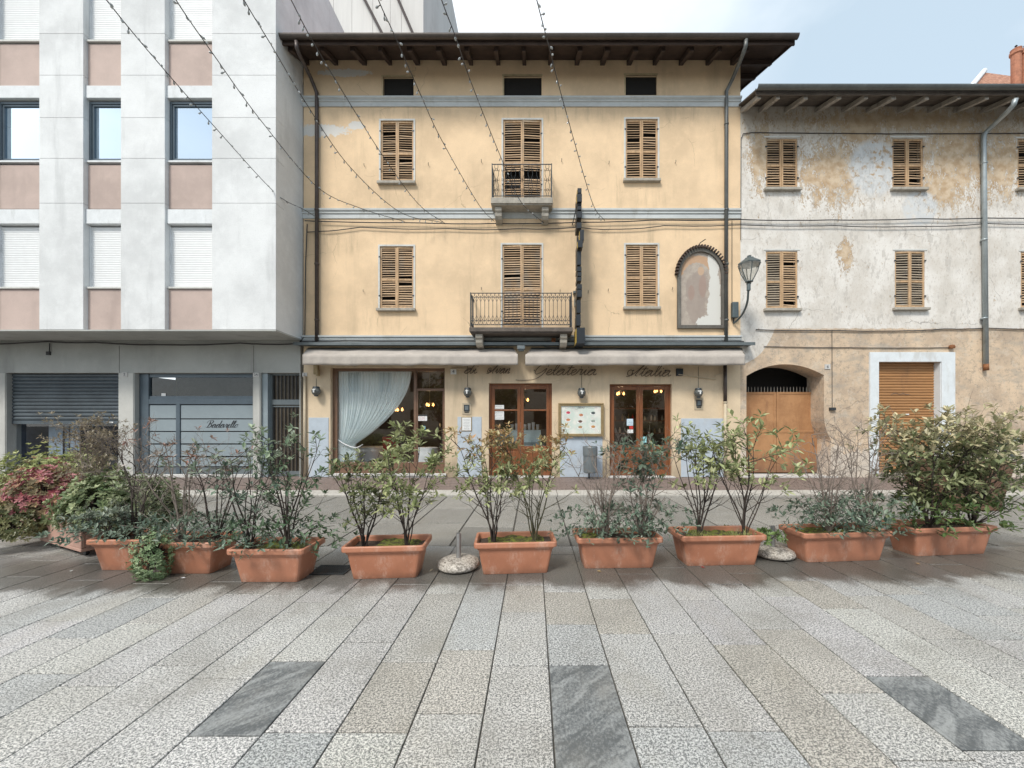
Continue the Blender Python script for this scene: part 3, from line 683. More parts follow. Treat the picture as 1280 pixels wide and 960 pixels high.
def moulding(py0, py1, x0=X0 - .02, x1=X1 + .0, scale=1.0):
    z0, z1 = fz(py1), fz(py0); h = z1 - z0
    bd.prismx([(YF, z0), (YF - .03 * scale, z0), (YF - .03 * scale, z0 + h * .45), (YF - .06 * scale, z0 + h * .52), (YF - .06 * scale, z0 + h * .62), (YF - .045 * scale, z0 + h * .68), (YF - .09 * scale, z0 + h * .82), (YF - .09 * scale, z1), (YF, z1)], x0, x1)
moulding(123, 134); moulding(262, 273.5, scale=.8); moulding(420, 430.5, scale=1)
bd.build('string_course', M['band'], yh)
q = MB(); q.box(fx(375), fx(936), YF - .28, YF - .002, fz(433), fz(431)); q.box(fx(375), fx(936), YF - .30, YF - .281, fz(434.2), fz(430.6)); q.build('flashing', M['flash'], yh)
# side and back walls, roof
q = MB(); q.box(X0, X1, YF + .43, 19, .05, fz(68)); q.build('rear_walls', M['yellow'], yh)
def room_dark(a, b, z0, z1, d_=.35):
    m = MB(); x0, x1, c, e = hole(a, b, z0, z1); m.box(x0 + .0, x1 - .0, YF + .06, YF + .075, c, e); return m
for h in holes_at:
    q = room_dark(*h); q.build('attic_dark_sheet', M['dark'], yh)  # near-black sheet just inside the opening stands in for the attic's shade
    x0, x1, c, e = hole(*h); s_ = MB(); s_.box(x0 - .05, x1 + .03, YF - .008, YF + .02, e, e + .045); s_.box(x0 - .035, x0, YF - .008, YF + .02, c + .01, e - .001); s_.build('attic_surround', plain('attic_surround', (.5, .40, .25), .9), yh)
# roof: hipped, shallow pitch, with eaves
zE = 10.92; XE0, XE1, YE = -6.30, 6.52, 9.40
pitch = .40
rf = MB(); rz = zE + .20; YR = 14.2; zr_ = rz + (YR - YE) * pitch
rf.face([(XE0, YE, rz), (XE1, YE, rz), (XE1, YR, zr_), (XE0, YR, zr_)]); rf.face([(XE0, YR, zr_), (XE1, YR, zr_), (XE1, 19.4, rz - .1), (XE0, 19.4, rz - .1)])
roof = rf.build('roof', M['tile_red'], yh)
gb_ = MB(); gb_.prismx([(YF + .05, fz(68) - .2), (YF + .05, zE + .10 + (YF + .05 - YE) * pitch), (YR, zr_ - .10), (18.9, rz - .05), (18.9, fz(68) - .2)], X1 - .25, X1 - .002); gb_.build('gable', M['yellow'], yh)
sf = MB()      # sloping soffit boards, carried round under the raking verge
sl_ = lambda y: zE + .14 + (y - YE) * pitch
sf.face([(XE0, YE, sl_(YE)), (XE0, YR, sl_(YR)), (XE1, YR, sl_(YR)), (XE1, YE, sl_(YE))])
sf.hexa([(XE1 - .03, YE, sl_(YE) - .06), (XE1, YE, sl_(YE) - .06), (XE1, YR, sl_(YR) - .06), (XE1 - .03, YR, sl_(YR) - .06), (XE1 - .03, YE, rz + .02), (XE1, YE, rz + .02), (XE1, YR, zr_ + .02), (XE1 - .03, YR, zr_ + .02)])
sf.box(XE0, XE1, YE - .02, YE + .015, zE + .04, zE + .20)
sf.build('soffit', M['eave_wood'], roof)
def rafters(pxs, ye, zfront, zwall, mat, endmat, parent, hgt=.13, wid=.10):
    for px in pxs:
        x = fx(px); y0, y1 = ye + .10, YF + .05
        m = MB(); m.cur = 0
        sl = (zwall - zfront) / (YF - y0)
        zb0 = zfront; zb1 = zfront + sl * (y1 - y0)
        hh = hgt * rnd.uniform(.9, 1.1); ww = wid * rnd.uniform(.85, 1.15)
        m.hexa([(x - ww / 2, y0, zb0), (x + ww / 2, y0, zb0), (x + ww / 2, y1, zb1), (x - ww / 2, y1, zb1), (x - ww / 2, y0 + .02, zb0 + hh), (x + ww / 2, y0 + .02, zb0 + hh), (x + ww / 2, y1, zb1 + hh), (x - ww / 2, y1, zb1 + hh)])
        m.build('rafter', mat, parent, bevel=.006)
rafters([384 + 0, 420.5, 456, 488, 522.5, 556, 589, 623, 655.5, 688, 721, 753, 786, 818, 851, 884, 915], YE, zE + .0, fz(82), M['eave_wood'], None, roof, .15, .11)
# side eave rafters on the right gable side
for y in (10.15, 10.9, 11.65, 12.4):
    m = MB(); z_ = sl_(y) - .15; m.hexa([(X1, y, z_), (XE1 - .08, y, z_), (XE1 - .08, y + .11, z_ + .04), (X1, y + .11, z_ + .04), (X1, y, z_ + .14), (XE1 - .08, y, z_ + .14), (XE1 - .08, y + .11, z_ + .18), (X1, y + .11, z_ + .18)]); m.build('purlin_end', M['eave_wood'], roof)
gm = MB()      # half-round gutter
prof = [(YE - .02 - .075 + .075 * math.cos(a), zE + .19 - .085 * math.sin(a)) for a in [math.pi * k / 8 for k in range(9)]]
prof2 = [(YE - .095 + .065 * math.cos(a), zE + .192 - .073 * math.sin(a)) for a in [math.pi * k / 8 for k in range(8, -1, -1)]]
gm.prismx(prof + prof2, XE0 - .06, XE1 + .02); gm.build('gutter', M['gutter'], roof)
# windows with louvred shutters
def shutter(w_, h_, seed, mid=.47, grey=False):
    r = random.Random(seed); m = MB(); t = .042; d_ = .036
    m.cur = 0
    m.box(0, t, 0, d_, 0, h_); m.box(w_ - t, w_, 0, d_, 0, h_)
    m.box(t + .001, w_ - t - .001, .002, d_ - .002, 0, t * 1.5); m.box(t + .001, w_ - t - .001, .002, d_ - .002, h_ - t, h_)
    zm = h_ * mid; m.box(t + .001, w_ - t - .001, .002, d_ - .002, zm - t * .6, zm + t * .6)
    m.cur = 1
    for a, b in ((t * 1.5, zm - t * .6), (zm + t * .6, h_ - t)):
        nn_ = max(3, int((b - a) / .062)); st = (b - a) / nn_
        for i in range(nn_):
            z = a + (i + .5) * st + r.uniform(-.003, .003)
            if r.random() < .03 or (seed // 7 == 12 and .64 < z < .84): continue
            ang = R(48 + r.uniform(-9, 9)); til = r.uniform(-.004, .004) * (3 if r.random() < .12 else 1)
            dy, dz = math.cos(ang) * .028, math.sin(ang) * .028
            x0, x1 = t - .003, w_ - t + .003; y = d_ * .5; th = .0045
            m.hexa([(x0, y - dy, z - dz - til), (x1, y - dy, z - dz + til), (x1, y - dy + th * 1.4, z - dz + til - th), (x0, y - dy + th * 1.4, z - dz - til - th),
                    (x0, y + dy, z + dz - til + th), (x1, y + dy, z + dz + til + th), (x1, y + dy + th, z + dz + til), (x0, y + dy + th, z + dz - til)])
    return m
def window(parent, a, b, z0, z1, ypl, seed, sill=True, tilt=0, Y=YF, surround=True, gap=.004, grey=0, label=None):
    x0, x1, c, e = hole(a, b, z0, z1)
    q = MB()
    if surround:
        t = .045
        q.box(x0 - t, x0 - .001, Y - .015, Y + .01, c, e + t); q.box(x1 + .001, x1 + t, Y - .015, Y + .01, c, e + t); q.box(x0 - .0005, x1 + .0005, Y - .015, Y + .01, e + .001, e + t)
    q.box(x0 + .001, x0 + .02, Y + .05, Y + .12, c, e)
    wo = q.build('window', M['surround'], parent)
    if label: wo['label'] = label
    q = MB(); q.box(x0, x1, Y + .17, Y + .19, c, e); q.build('dark_pane', M['dark'], wo)  # near-black backing in place of the unlit room behind the slats
    w_ = (x1 - x0) / 2 - gap; h_ = e - c - .02
    for s_ in (0, 1):
        m = shutter(w_, h_, seed * 7 + s_)
        o = m.build('shutter', [M['wood_shutter'], M['wood_slat_grey' if grey > s_ else 'wood_slat']], wo)
        r = random.Random(seed + 50 * s_); ang = R(r.uniform(0, 3.0) + tilt)
        xa = x0 + .002 if s_ == 0 else x1 - .002
        me = o.data
        if s_ == 1: me.transform(Matrix.Translation((-w_, 0, 0)))
        me.transform(Matrix.Translation((xa, Y + .015, c + .01)) @ Matrix.Rotation(-ang if s_ == 0 else ang, 4, 'Z'))
    q = MB()
    for s_ in (0, 1):
        xx = x0 if s_ == 0 else x1
        for zq in (c + h_ * .2, c + h_ * .83): q.box(xx - .03, xx + .02, Y - .022, Y - .012, zq, zq + .035)
    q.build('hinge', M['iron'], wo)
    if sill:
        q = MB(); q.box(x0 - .075, x1 + .065, Y - .10, Y + .05, c - .075, c - .002); q.build('sill', M['sill'], wo, bevel=.01)
    return wo
for i, (a, b, z0, z1) in enumerate(win):
    window(yh, a, b, z0, z1, YF, 11 + i, sill=(i not in (1, 4)))
# balconies
def balcony(px0, px1, pyslab0, pyslab1, pyrail, depth, corb, fancy):
    yf = YF - depth
    x0, x1 = (px0 - CX) * yf / F, (px1 - CX) * yf / F
    zs0, zs1 = EYE + (HY - pyslab1) * yf / F, EYE + (HY - pyslab0) * yf / F
    zr = EYE + (HY - pyrail) * yf / F
    q = MB(); q.box(x0, x1, yf, YF - .001, zs0, zs1); q.box(x0 + .03, x1 - .03, yf + .03, YF - .001, zs0 - .03, zs0 - .001)
    b = q.build('balcony', M['sill'] if fancy else M['soffit_grey'], yh, bevel=.012)
    for pxc in corb:
        cx_ = (pxc - CX) * (yf + .15) / F; w_ = .09
        q = MB(); zc = zs0 - .032
        poly = [(YF - .001, zc), (yf + .09, zc), (yf + .09, zc - .10), (yf + .13, zc - .14), (yf + .14, zc - .22), (yf + .2, zc - .29), (YF - .10, zc - .31), (YF - .001, zc - .33)]
        q.prismx(poly, cx_ - w_, cx_ + w_); q.build('corbel', M['sill'], b, bevel=.008)
    q = MB(); yy = yf + .03; xa, xb = x0 + .03, x1 - .03
    zb_ = zs1 + (.07 if not fancy else .05); q.box(xa, xb, yy - .008, yy + .008, zr - .018, zr); q.box(xa, xb, yy - .006, yy + .006, zb_ - .008, zb_ + .008)
    for x in (xa, xb):
        q.box(x - .011, x + .011, yy - .011, yy + .011, zs1, zr + .01)
        q.box(x - .006, x + .006, yy, YF - .001, zr - .018, zr); q.box(x - .006, x + .006, yy, YF - .001, zb_ - .008, zb_ + .008)
    def ring(cx_, cy, cz, ra, rb, axis='x', rad=.0055, seg=10):
        pts = []
        for k in range(seg + 1):
            a = 2 * math.pi * k / seg
            pts.append((cx_ + ra * math.cos(a), cy, cz + rb * math.sin(a)) if axis == 'x' else (cx_, cy + ra * math.cos(a), cz + rb * math.sin(a)))
        q.tube(pts, rad, 4, cap=False)
    H = zr - zb_
    if fancy:
        n_ = 7; dx = (xb - xa) / n_
        def unit(cx_, cy, axis):
            def pt(u, z): return (cx_ + u, cy, z) if axis == 'x' else (cx_, cy + u, z)
            for s_ in (-1, 1):
                prof = [(.03, 0), (.025, .07), (.05, .15), (.045, .22), (.055, .34), (.028, .45), (.03, .55), (.06, .68), (.05, .78), (.03, .84), (.045, .92), (.03, 1.0)]
                q.tube(catmull([pt(s_ * u * 1.0, zb_ + H * z) for u, z in prof], 3), .0058, 4)
                q.tube([pt(s_ * .02, zb_ + H * .5), pt(s_ * .075, zb_ + H * .47), pt(s_ * .07, zb_ + H * .55)], .006, 4)
                q.tube([pt(s_ * .04, zb_ + H * .2), pt(s_ * .075, zb_ + H * .17), pt(s_ * .078, zb_ + H * .22)], .006, 4)
                q.tube([pt(s_ * .05, zb_ + H * .8), pt(s_ * .08, zb_ + H * .77), pt(s_ * .078, zb_ + H * .83)], .006, 4)
            for z, ra in ((.19, .032), (.5, .036), (.82, .032)): ring(cx_, cy, zb_ + H * z, ra, .028, axis, .007)
        for i in range(n_): unit(xa + dx * (i + .5), yy, 'x')
        for x in (xa, xb):
            for i in range(3): unit(x, yy + depth * (.22 + i * .28), 'y')
    else:
        bz = .11
        q.box(xa, xb, yy - .005, yy + .005, zr - bz - .012, zr - bz); q.box(xa, xb, yy - .005, yy + .005, zb_ + bz, zb_ + bz + .012)
        n_ = 25; dx = (xb - xa) / n_
        for i in range(n_):
            cx_ = xa + dx * (i + .5)
            q.tube([(cx_, yy, zb_ + bz * .6), (cx_, yy, zr - bz * .6)], .0065, 5)
            for zc in (zr - bz * .5, zb_ + bz * .5):
                ring(cx_, yy, zc, dx * .5, bz * .45, 'x', .005, 8)
            for s_ in (-1, 1):
                q.tube([(cx_, yy, zb_ + H * .30), (cx_ + s_ * dx * .5, yy, zb_ + bz + .012)], .004, 4); q.tube([(cx_, yy, zb_ + H * .72), (cx_ + s_ * dx * .5, yy, zr - bz - .012)], .004, 4)
        for x in (xa, xb):
            m_ = int(depth / dx)
            for i in range(m_):
                cy = yy + dx * (i + .6); q.tube([(x, cy, zb_), (x, cy, zr)], .0065, 5)
                for zc in (zr - bz * .5, zb_ + bz * .5): ring(x, cy, zc, dx * .5, bz * .45, 'y', .005, 8)
    q.build('railing', M['iron'], b)
    return b
balcony(613.5, 691, 246.5, 254, 204, .42, (623, 681.5), True)
balcony(586.5, 716, 409, 414.5, 365.5, .60, (599, 704.5), False)
# downpipes
def pipe(parent, pts, r, mat, bands=(), name='downpipe'):
    q = MB(); q.tube(pts, r, 10)
    for b in bands: q.tube([(b[0], b[1], b[2] - .02), (b[0], b[1], b[2] + .02)], r * 1.25, 10)
    return q.build(name, mat, parent, smooth=True)
yp = YF - .07
def wp(px, py): return W(px, py, YF)
def pp_(px, py, dy=.07): v = W(px, py, YF - dy); return v
pipe(yh, [W(370.5, 52, YE - .09), W(371, 60, YE - .09), W(376, 72, YE + .05), W(388, 96, YF - .2), pp_(396, 116), pp_(396, 124), pp_(396, 428, .07)], .048, M['pipe_brown'], [tuple(pp_(396, y)) for y in (150, 262, 330, 400)])
pipe(yh, [W(932.5, 50, YE - .09), W(932, 58, YE - .09), W(927, 72, YE + .1), W(916, 98, YF - .2), pp_(908, 114), pp_(908, 124), pp_(907.5, 430)], .048, M['gutter_grey'], [tuple(pp_(908, y)) for y in (155, 262, 330, 400)])
pipe(yh, [pp_(906.5, 456), pp_(906.5, 502)], .046, M['pipe_brown']); pipe(yh, [pp_(906.5, 501), pp_(906.5, 594)], .042, M['cream_pipe'], [tuple(pp_(906.5, 503))])
pipe(yh, [pp_(381, 470, .04), pp_(381, 598, .04)], .036, M['cream_pipe'])
# dado panels
for a, b, t in ((386, 411, 522), (572, 602, 521), (700, 753, 545), (851, 905, 523)):
    q = MB(); q.box(fx(a), fx(b), YF - .012, YF - .0005, .06, fz(t)); q.build('dado_panel', M['panel_blue'], yh, bevel=.003)
q = MB(); q.box(fx(411), fx(558), YF - .06, YF + .05, fz(594.5), fz(591.8)); q.box(fx(412), fx(557), YF - .03, YF - .001, .05, fz(594.6)); q.build('stone_sill', M['marble'], yh, bevel=.004)
for a, b in ((609, 692), (760, 842)):
    q = MB(); q.box(fx(a), fx(b), YF - .15, YF + .3, .05, .085); q.build('doorstep', M['marble'], yh, bevel=.006)
# shop window frame
wy = YF + .12
q = MB(); x0, x1, c, e = shopdoors[0]; T = .10
q.box(x0, x0 + .12, wy, wy + .08, c, e); q.box(x1 - .05, x1, wy, wy + .08, c, e); q.box(x0 + .121, x1 - .051, wy, wy + .08, e - .08, e); q.box(x0 + .121, x1 - .051, wy, wy + .08, c, c + .30)
m1, m2 = fx(515.5), fx(519); q.box(m1, m2, wy - .004, wy + .078, c + .30, e - .081)
q.box(m2 + .001, x1 - .051, wy, wy + .07, fz(488), fz(485))
q.box(m2 + .001, m2 + .035, wy + .006, wy + .06, c + .30, fz(488.2)); q.box(x1 - .09, x1 - .052, wy + .006, wy + .06, c + .30, fz(488.2)); 
sw_ = q.build('shop_window', M['brownframe'], yh, bevel=.006)
q = MB(); q.face([(x0 + .12, wy + .04, c + .3), (m1, wy + .04, c + .3), (m1, wy + .04, e - .08), (x0 + .12, wy + .04, e - .08)]); q.build('pane', M['glass'], sw_)
q = MB(); q.face([(m2, wy + .03, c + .3), (x1 - .05, wy + .03, c + .3), (x1 - .05, wy + .03, e - .08), (m2, wy + .03, e - .08)]); q.build('pane', M['glass'], sw_)
def blob(px0, px1, py0, py1, y, mat, name, parent=None, label=None):
    q = MB(); q.box(fx(px0), fx(px1), y, y + .004, fz(py1), fz(py0)); o = q.build(name, mat, parent)
    if label: o['label'] = label
    return o
blob(520, 532, 518.5, 526, wy + .02, M['paper'], 'notice', sw_, 'white notice with red writing')
q = MB(); rn = random.Random(3)
for k in range(3):
    z = fz(521 + k * 1.8); q.tube(catmull([(fx(521.5) + .022 * i, wy + .018, z + rn.uniform(-.012, .012)) for i in range(9)], 3), .0028, 4)
q.build('handwriting', plain('red_ink', (.45, .05, .07), .6, bump=0), sw_)
blob(526, 530, 532.5, 536.5, wy + .02, plain('blue_sticker', (.05, .3, .55), .5, bump=0), 'sticker', sw_)
q = MB(); q.box(fx(520) , fx(532), wy + .02, wy + .024, fz(520), fz(518.6)); q.build('notice_heading', plain('blue_heading', (.25, .35, .6), .5, bump=0), sw_)
# wooden doors
def door(a, b, z1, split):
    x0, x1, c, e = hole(a, b, 596.5, z1); c = .085; y = YF + .10
    q = MB(); q.box(x0, x0 + .06, y, y + .09, c, e); q.box(x1 - .06, x1, y, y + .09, c, e); q.box(x0 + .061, x1 - .061, y, y + .09, e - .06, e)
    dfr = q.build('door', M['brownwood'], yh, bevel=.006)
    xm = (x0 + x1) / 2
    for s_ in (0, 1):
        p0, p1 = (x0 + .064, xm - .003) if s_ == 0 else (xm + .003, x1 - .064)
        q = MB(); zt_, st = e - .064, .085; zp = fz(558 if a < 700 else 557)
        q.box(p0, p0 + st, y + .01, y + .06, c, zt_); q.box(p1 - st, p1, y + .01, y + .06, c, zt_); q.box(p0 + st, p1 - st, y + .012, y + .058, zt_ - st, zt_)
        q.box(p0 + st, p1 - st, y + .012, y + .058, c, c + .16); q.box(p0 + st, p1 - st, y + .012, y + .058, zp - .10, zp)
        if split: q.box(p0 + st, p1 - st, y + .014, y + .056, fz(513.5), fz(511.5))
        q.box(p0 + st, p1 - st, y + .03, y + .045, c + .16, zp - .10)
        q.box(p0 + st + .05, p1 - st - .05, y + .018, y + .03, c + .21, zp - .15)
        q.box(p0 + st, p1 - st, y + .014, y + .03, c + .19, c + .21); 
        lf = q.build('door_leaf', M['brownwood'], dfr, bevel=.006)
        q = MB(); q.face([(p0 + st, y + .04, zp), (p1 - st, y + .04, zp), (p1 - st, y + .04, zt_ - st), (p0 + st, y + .04, zt_ - st)]); q.build('pane', M['glass'], dfr)
    q = MB(); q.tube([(xm + .03, y - .0, 1.0), (xm + .03, y - .05, 1.0), (xm + .03, y - .05, 1.12), (xm + .03, y, 1.12)], .008, 6); q.build('handle', M['gold'], dfr)
    return dfr, y
d1, yd = door(611, 690, 479, True); d2, yd = door(762, 840, 480, False)
for px0, px1, py0, py1 in ((616.5, 629.5, 506, 511), (616.5, 629.5, 513.5, 524.5)):
    blob(px0, px1, py0, py1, yd + .03, M['paper'], 'notice', d1)
rn = random.Random(8)
def scribble(parent, px0, px1, py0, py1, y, rows, mat, rad=.0022):
    q = MB()
    for r in range(rows):
        py = py0 + (py1 - py0) * (r + .6) / rows; n_ = int((px1 - px0) * 1.3)
        ins = rn.uniform(0, .12) * (px1 - px0)
        q.tube([(fx(px0 + ins + (px1 - px0 - 2 * ins) * i / n_), y, fz(py) + rn.uniform(-.006, .006)) for i in range(n_ + 1)], rad, 4)
    return q.build('printed_lines', mat, parent)
M['ink'] = plain('grey_ink', (.12, .13, .14), .7, bump=0)
scribble(d1, 617.5, 628.5, 514, 524, yd + .028, 5, M['ink']); scribble(d1, 617.5, 628.5, 506.5, 511, yd + .028, 2, M['ink'])
blob(785, 793, 523.5, 532, yd + .03, plain('pale_blue_notice', (.55, .68, .78), .5, bump=0), 'notice', d2)
blob(788, 793, 532.6, 536.5, yd + .03, plain('red_sticker', (.55, .04, .03), .5, bump=0), 'sticker', d2)
blob(786, 793, 537, 541.5, yd + .03, M['paper'], 'notice', d2); scribble(d2, 786, 792.5, 525, 531, yd + .028, 3, M['ink'])
blob(803, 810, 546, 554, yd + .03, plain('turquoise_notice', (.3, .6, .65), .5, bump=0), 'notice', d2)
# interior
ri = MB(); a0, a1, b0, b1, h0, h1 = fx(385), fx(915), YF + .43, YF + 4.2, .06, fz(450)
ri.face([(a0, b1, h0), (a1, b1, h0), (a1, b1, h1), (a0, b1, h1)]); ri.face([(a0, b0, h0), (a0, b1, h0), (a0, b1, h1), (a0, b0, h1)]); ri.face([(a1, b0, h0), (a1, b0, h1), (a1, b1, h1), (a1, b1, h0)])
ri.cur = 1; ri.face([(a0, b0, h0), (a1, b0, h0), (a1, b1, h0), (a0, b1, h0)]); ri.cur = 0; ri.face([(a0, b0, h1), (a0, b1, h1), (a1, b1, h1), (a1, b0, h1)])
ri.build('room_interior', [M['wall_in'], M['floor_in']], yh)
q = yh.children
# the rear wall solid must not fill the room: replaced below
for o in list(yh.children):
    if o.name.startswith('rear_walls'): bpy.data.objects.remove(o)
q = MB(); q.box(X0, X1, YF + 4.3, 19, .05, fz(68)); q.box(X0, X1, YF + .43, YF + 4.299, fz(450) + .02, fz(68)); q.box(X1 - .15, X1 - .001, YF + .43, YF + 4.299, .05, fz(450)); q.build('rear_walls', M['yellow'], yh)
for px, py, Y in ((498, 512, 11.6), (537, 506, 12.2), (655, 500, 11.8), (775, 492, 12.0), (822, 489, 12.4)):
    c_ = W(px, py, Y); e_ = empty('pendant_lamp', tuple(c_)); where = {498: 'seen past the draped curtain edge', 537: 'in the door pane right of the curtain', 655: 'behind the right leaf of the left wooden door', 775: 'behind the left leaf of the right wooden door', 822: 'behind the right leaf of the right wooden door'}[px]
    tag(e_, 'warm glowing pendant lamp ' + where, 'lamp', 'lamps inside the cafe')
    for k in range(3):
        a = k * 2.1; m = MB(); m.lathe([(.001, -.05), (.03, -.03), (.038, 0), (.02, .04), (.012, .06)], tuple(c_ + Vector((.12 * math.cos(a), .12 * math.sin(a), 0))), 10); m.build('bulb', M['bulb_warm'], e_, smooth=True)
    m = MB(); m.tube([c_ + Vector((0, 0, .06)), (c_.x, c_.y, h1)], .008, 5)
    for k in range(3):
        a = k * 2.1; m.tube([c_ + Vector((0, 0, .12)), c_ + Vector((.06 * math.cos(a), .06 * math.sin(a), .03)), c_ + Vector((.12 * math.cos(a), .12 * math.sin(a), .06))], .006, 4)
    m.build('stem', M['gold'], e_)
    ld = bpy.data.lights.new('lamp_light', 'POINT'); ld.energy = 4; ld.color = (1, .66, .36); ld.shadow_soft_size = .1
    lo = bpy.data.objects.new('lamp_light', ld); COL.objects.link(lo); lo.location = c_ + Vector((0, 0, -.12)); lo.parent = e_; lo.matrix_parent_inverse = e_.matrix_basis.inverted()
def table(x, y, s=.4, label='', group='tables inside the cafe'):
    e_ = empty('cafe_table', (x, y, .06)); tag(e_, label, 'table', group)
    m = MB(); n_ = 24; prof = [(.001, .80), (s, .80), (s + .01, .79)]; m.lathe(prof, (x, y, 0), n_)
    b0 = len(m.v)
    for k in range(n_):
        a = 2 * math.pi * k / n_; rr = s + .01; m.v.append((x + rr * math.cos(a), y + rr * math.sin(a), .79))
    for k in range(n_):
        a = 2 * math.pi * k / n_; rr = s + .05 + .03 * math.cos(6 * a); m.v.append((x + rr * math.cos(a), y + rr * math.sin(a), .40 - .05 * math.cos(4 * a)))
    for k in range(n_): m.addf(b0, ((k + 1) % n_, k, n_ + k, n_ + (k + 1) % n_))
    m.build('tablecloth', M['cloth'], e_, smooth=True)
    m = MB(); m.lathe([(.25, .06), (.24, .08), (.03, .1), (.03, .79)], (x, y, 0), 12); m.build('pedestal', M['black'], e_)
table(W(534, 560, 11.3).x, 11.3, .32, 'small round table with white cloth right of the curtain'); table(W(462, 560, 11.7).x, 11.7, .45, 'round table with white cloth behind the sheer curtain')
# red chair
c_ = W(488, 560, 11.15); e_ = empty('dining_chair', (c_.x, c_.y, .06)); tag(e_, 'red upholstered chair seen low behind the shop window', 'chair')
m = MB(); m.box(c_.x - .21, c_.x + .21, c_.y, c_.y + .42, .42, .50); m.build('seat', M['red_fabric'], e_, bevel=.02)
m = MB(); m.hexa([(c_.x - .2, c_.y - .04, .5), (c_.x + .2, c_.y - .04, .5), (c_.x + .2, c_.y + .01, .5), (c_.x - .2, c_.y + .01, .5), (c_.x - .2, c_.y - .12, 1.12), (c_.x + .2, c_.y - .12, 1.12), (c_.x + .2, c_.y - .07, 1.12), (c_.x - .2, c_.y - .07, 1.12)]); m.build('backrest', M['red_fabric'], e_, bevel=.02)
for sx_ in (-1, 1):
    for sy_ in (.02, .4): m = MB(); m.box(c_.x + sx_ * .18 - .02, c_.x + sx_ * .18 + .02, c_.y + sy_ - .02, c_.y + sy_ + .02, .06, .42); m.build('leg', M['brownwood'], e_)
# ice cream counter
x0, x1 = W(614, 0, 11).x, W(676, 0, 11).x; e_ = empty('display_counter', ((x0 + x1) / 2, 11.2, .06)); tag(e_, 'pale glass display counter behind the left wooden door', 'counter')
m = MB(); m.box(x0, x1, 11.0, 11.7, .06, .98); m.build('base', M['chrome'], e_, bevel=.01)
m = MB(); m.hexa([(x0, 11.0, .98), (x1, 11.0, .98), (x1, 11.7, .98), (x0, 11.7, .98), (x0, 11.15, 1.32), (x1, 11.15, 1.32), (x1, 11.7, 1.32), (x0, 11.7, 1.32)]); m.build('hood', plain('pale_blue_hood', (.42, .52, .54), .25, var=.05, bump=0), e_)
m = MB(); 
for k in range(7):
    m = MB(); cx_ = W(640, 0, 11.4).x + k * .13 ; m.lathe([(.001, 0), (.035, 0), (.05, .16 + .03 * (k % 3)), (.052, .17 + .03 * (k % 3))], (cx_, 11.45, 1.322), 10); tag(m.build('paper_cups', M['cloth']), 'white stack of paper cups on the display counter top', 'cups', 'cup stacks on the counter')
sh_ = MB(); x0, x1 = W(760, 0, 13.6).x, W(850, 0, 13.6).x
for z in (.7, 1.15, 1.6, 2.05): sh_.box(x0, x1, 13.6, 13.95, z, z + .03)
sh_.box(x0 - .03, x0, 13.6, 13.95, .06, 2.1); sh_.box(x1, x1 + .03, 13.6, 13.95, .06, 2.1)
tag(sh_.build('shelf_unit', M['brownwood']), 'brown wooden shelves at the back of the cafe', 'shelf')
rb = random.Random(4)
for z in (.73, 1.18, 1.63):
    x = x0 + .1
    while x < x1 - .1:
        m = MB(); h = rb.uniform(.14, .3); r = rb.uniform(.025, .05); m.lathe([(.001, 0), (r, 0), (r, h * .6), (r * .4, h * .8), (r * .4, h), (.001, h)], (x, 13.75, z), 8)
        mat_ = rb.choice([M['gold'], M['cloth'], M['chrome'], M['red_fabric']]); tag(m.build('bottle', mat_), 'bottle on the wooden shelves at the back of the cafe', 'bottle', 'bottles on the cafe shelves'); x += rb.uniform(.13, .3)
# curtain with pleats gathered to a tie-back
cu = MB(); xa, xb = fx(416), fx(511); zt_, zk, zb_ = fz(462), fz(558), fz(591) ; xk0, xk1 = fx(417), fx(442); yc = YF + .23
NU, NV = 190, 34
kx = fx(440)
for j in range(NV + 1):
    t = j / NV; z = zt_ + (zb_ + .05 - zt_) * t
    tk = (zt_ - zk) / (zt_ - zb_)
    for i in range(NU + 1):
        u = i / NU
        xtop = xa + (xb - xa) * u
        if t <= tk:
            q_ = t / tk
            # right edge sweeps in a curve to the tie
            sw1 = q_ ** 1.0
            xe = xa + (xb - xa) * (1 - .70 * q_ ** 2.1 - .06 * q_)
            xl = xa + 0.0
            x = xl + (xe - xl) * (u ** (1 - .25 * q_))
            zz_ = z + (.0 if u < .3 else 0)
        else:
            q_ = (t - tk) / (1 - tk); xe = xa + (xb - xa) * (.24 + .05 * q_); x = xa + (xe - xa) * u; zz_ = z
        amp = .028 * (1 - .45 * min(1, t / tk)); 
        cu.v.append((x, yc + amp * math.sin(u * 2 * math.pi * 26 + 1.2 * math.sin(u * 9)) + .012 * math.sin(u * 91), zz_))
for j in range(NV):
    for i in range(NU):
        a = j * (NU + 1) + i; cu.addf(0, (a, a + NU + 1, a + NU + 2, a + 1))
ce = cu.build('curtain', M['curtain'], smooth=True); tag(ce, 'sheer white curtain gathered to the left in the shop window', 'curtain')
m = MB(); m.tube(catmull([(fx(416), yc - .05, fz(548)), (fx(426), yc - .07, fz(555)), (fx(441), yc - .07, fz(560)), (fx(450), yc - .05, fz(556))], 5), .012, 6); m.build('tieback', M['cloth'], ce)

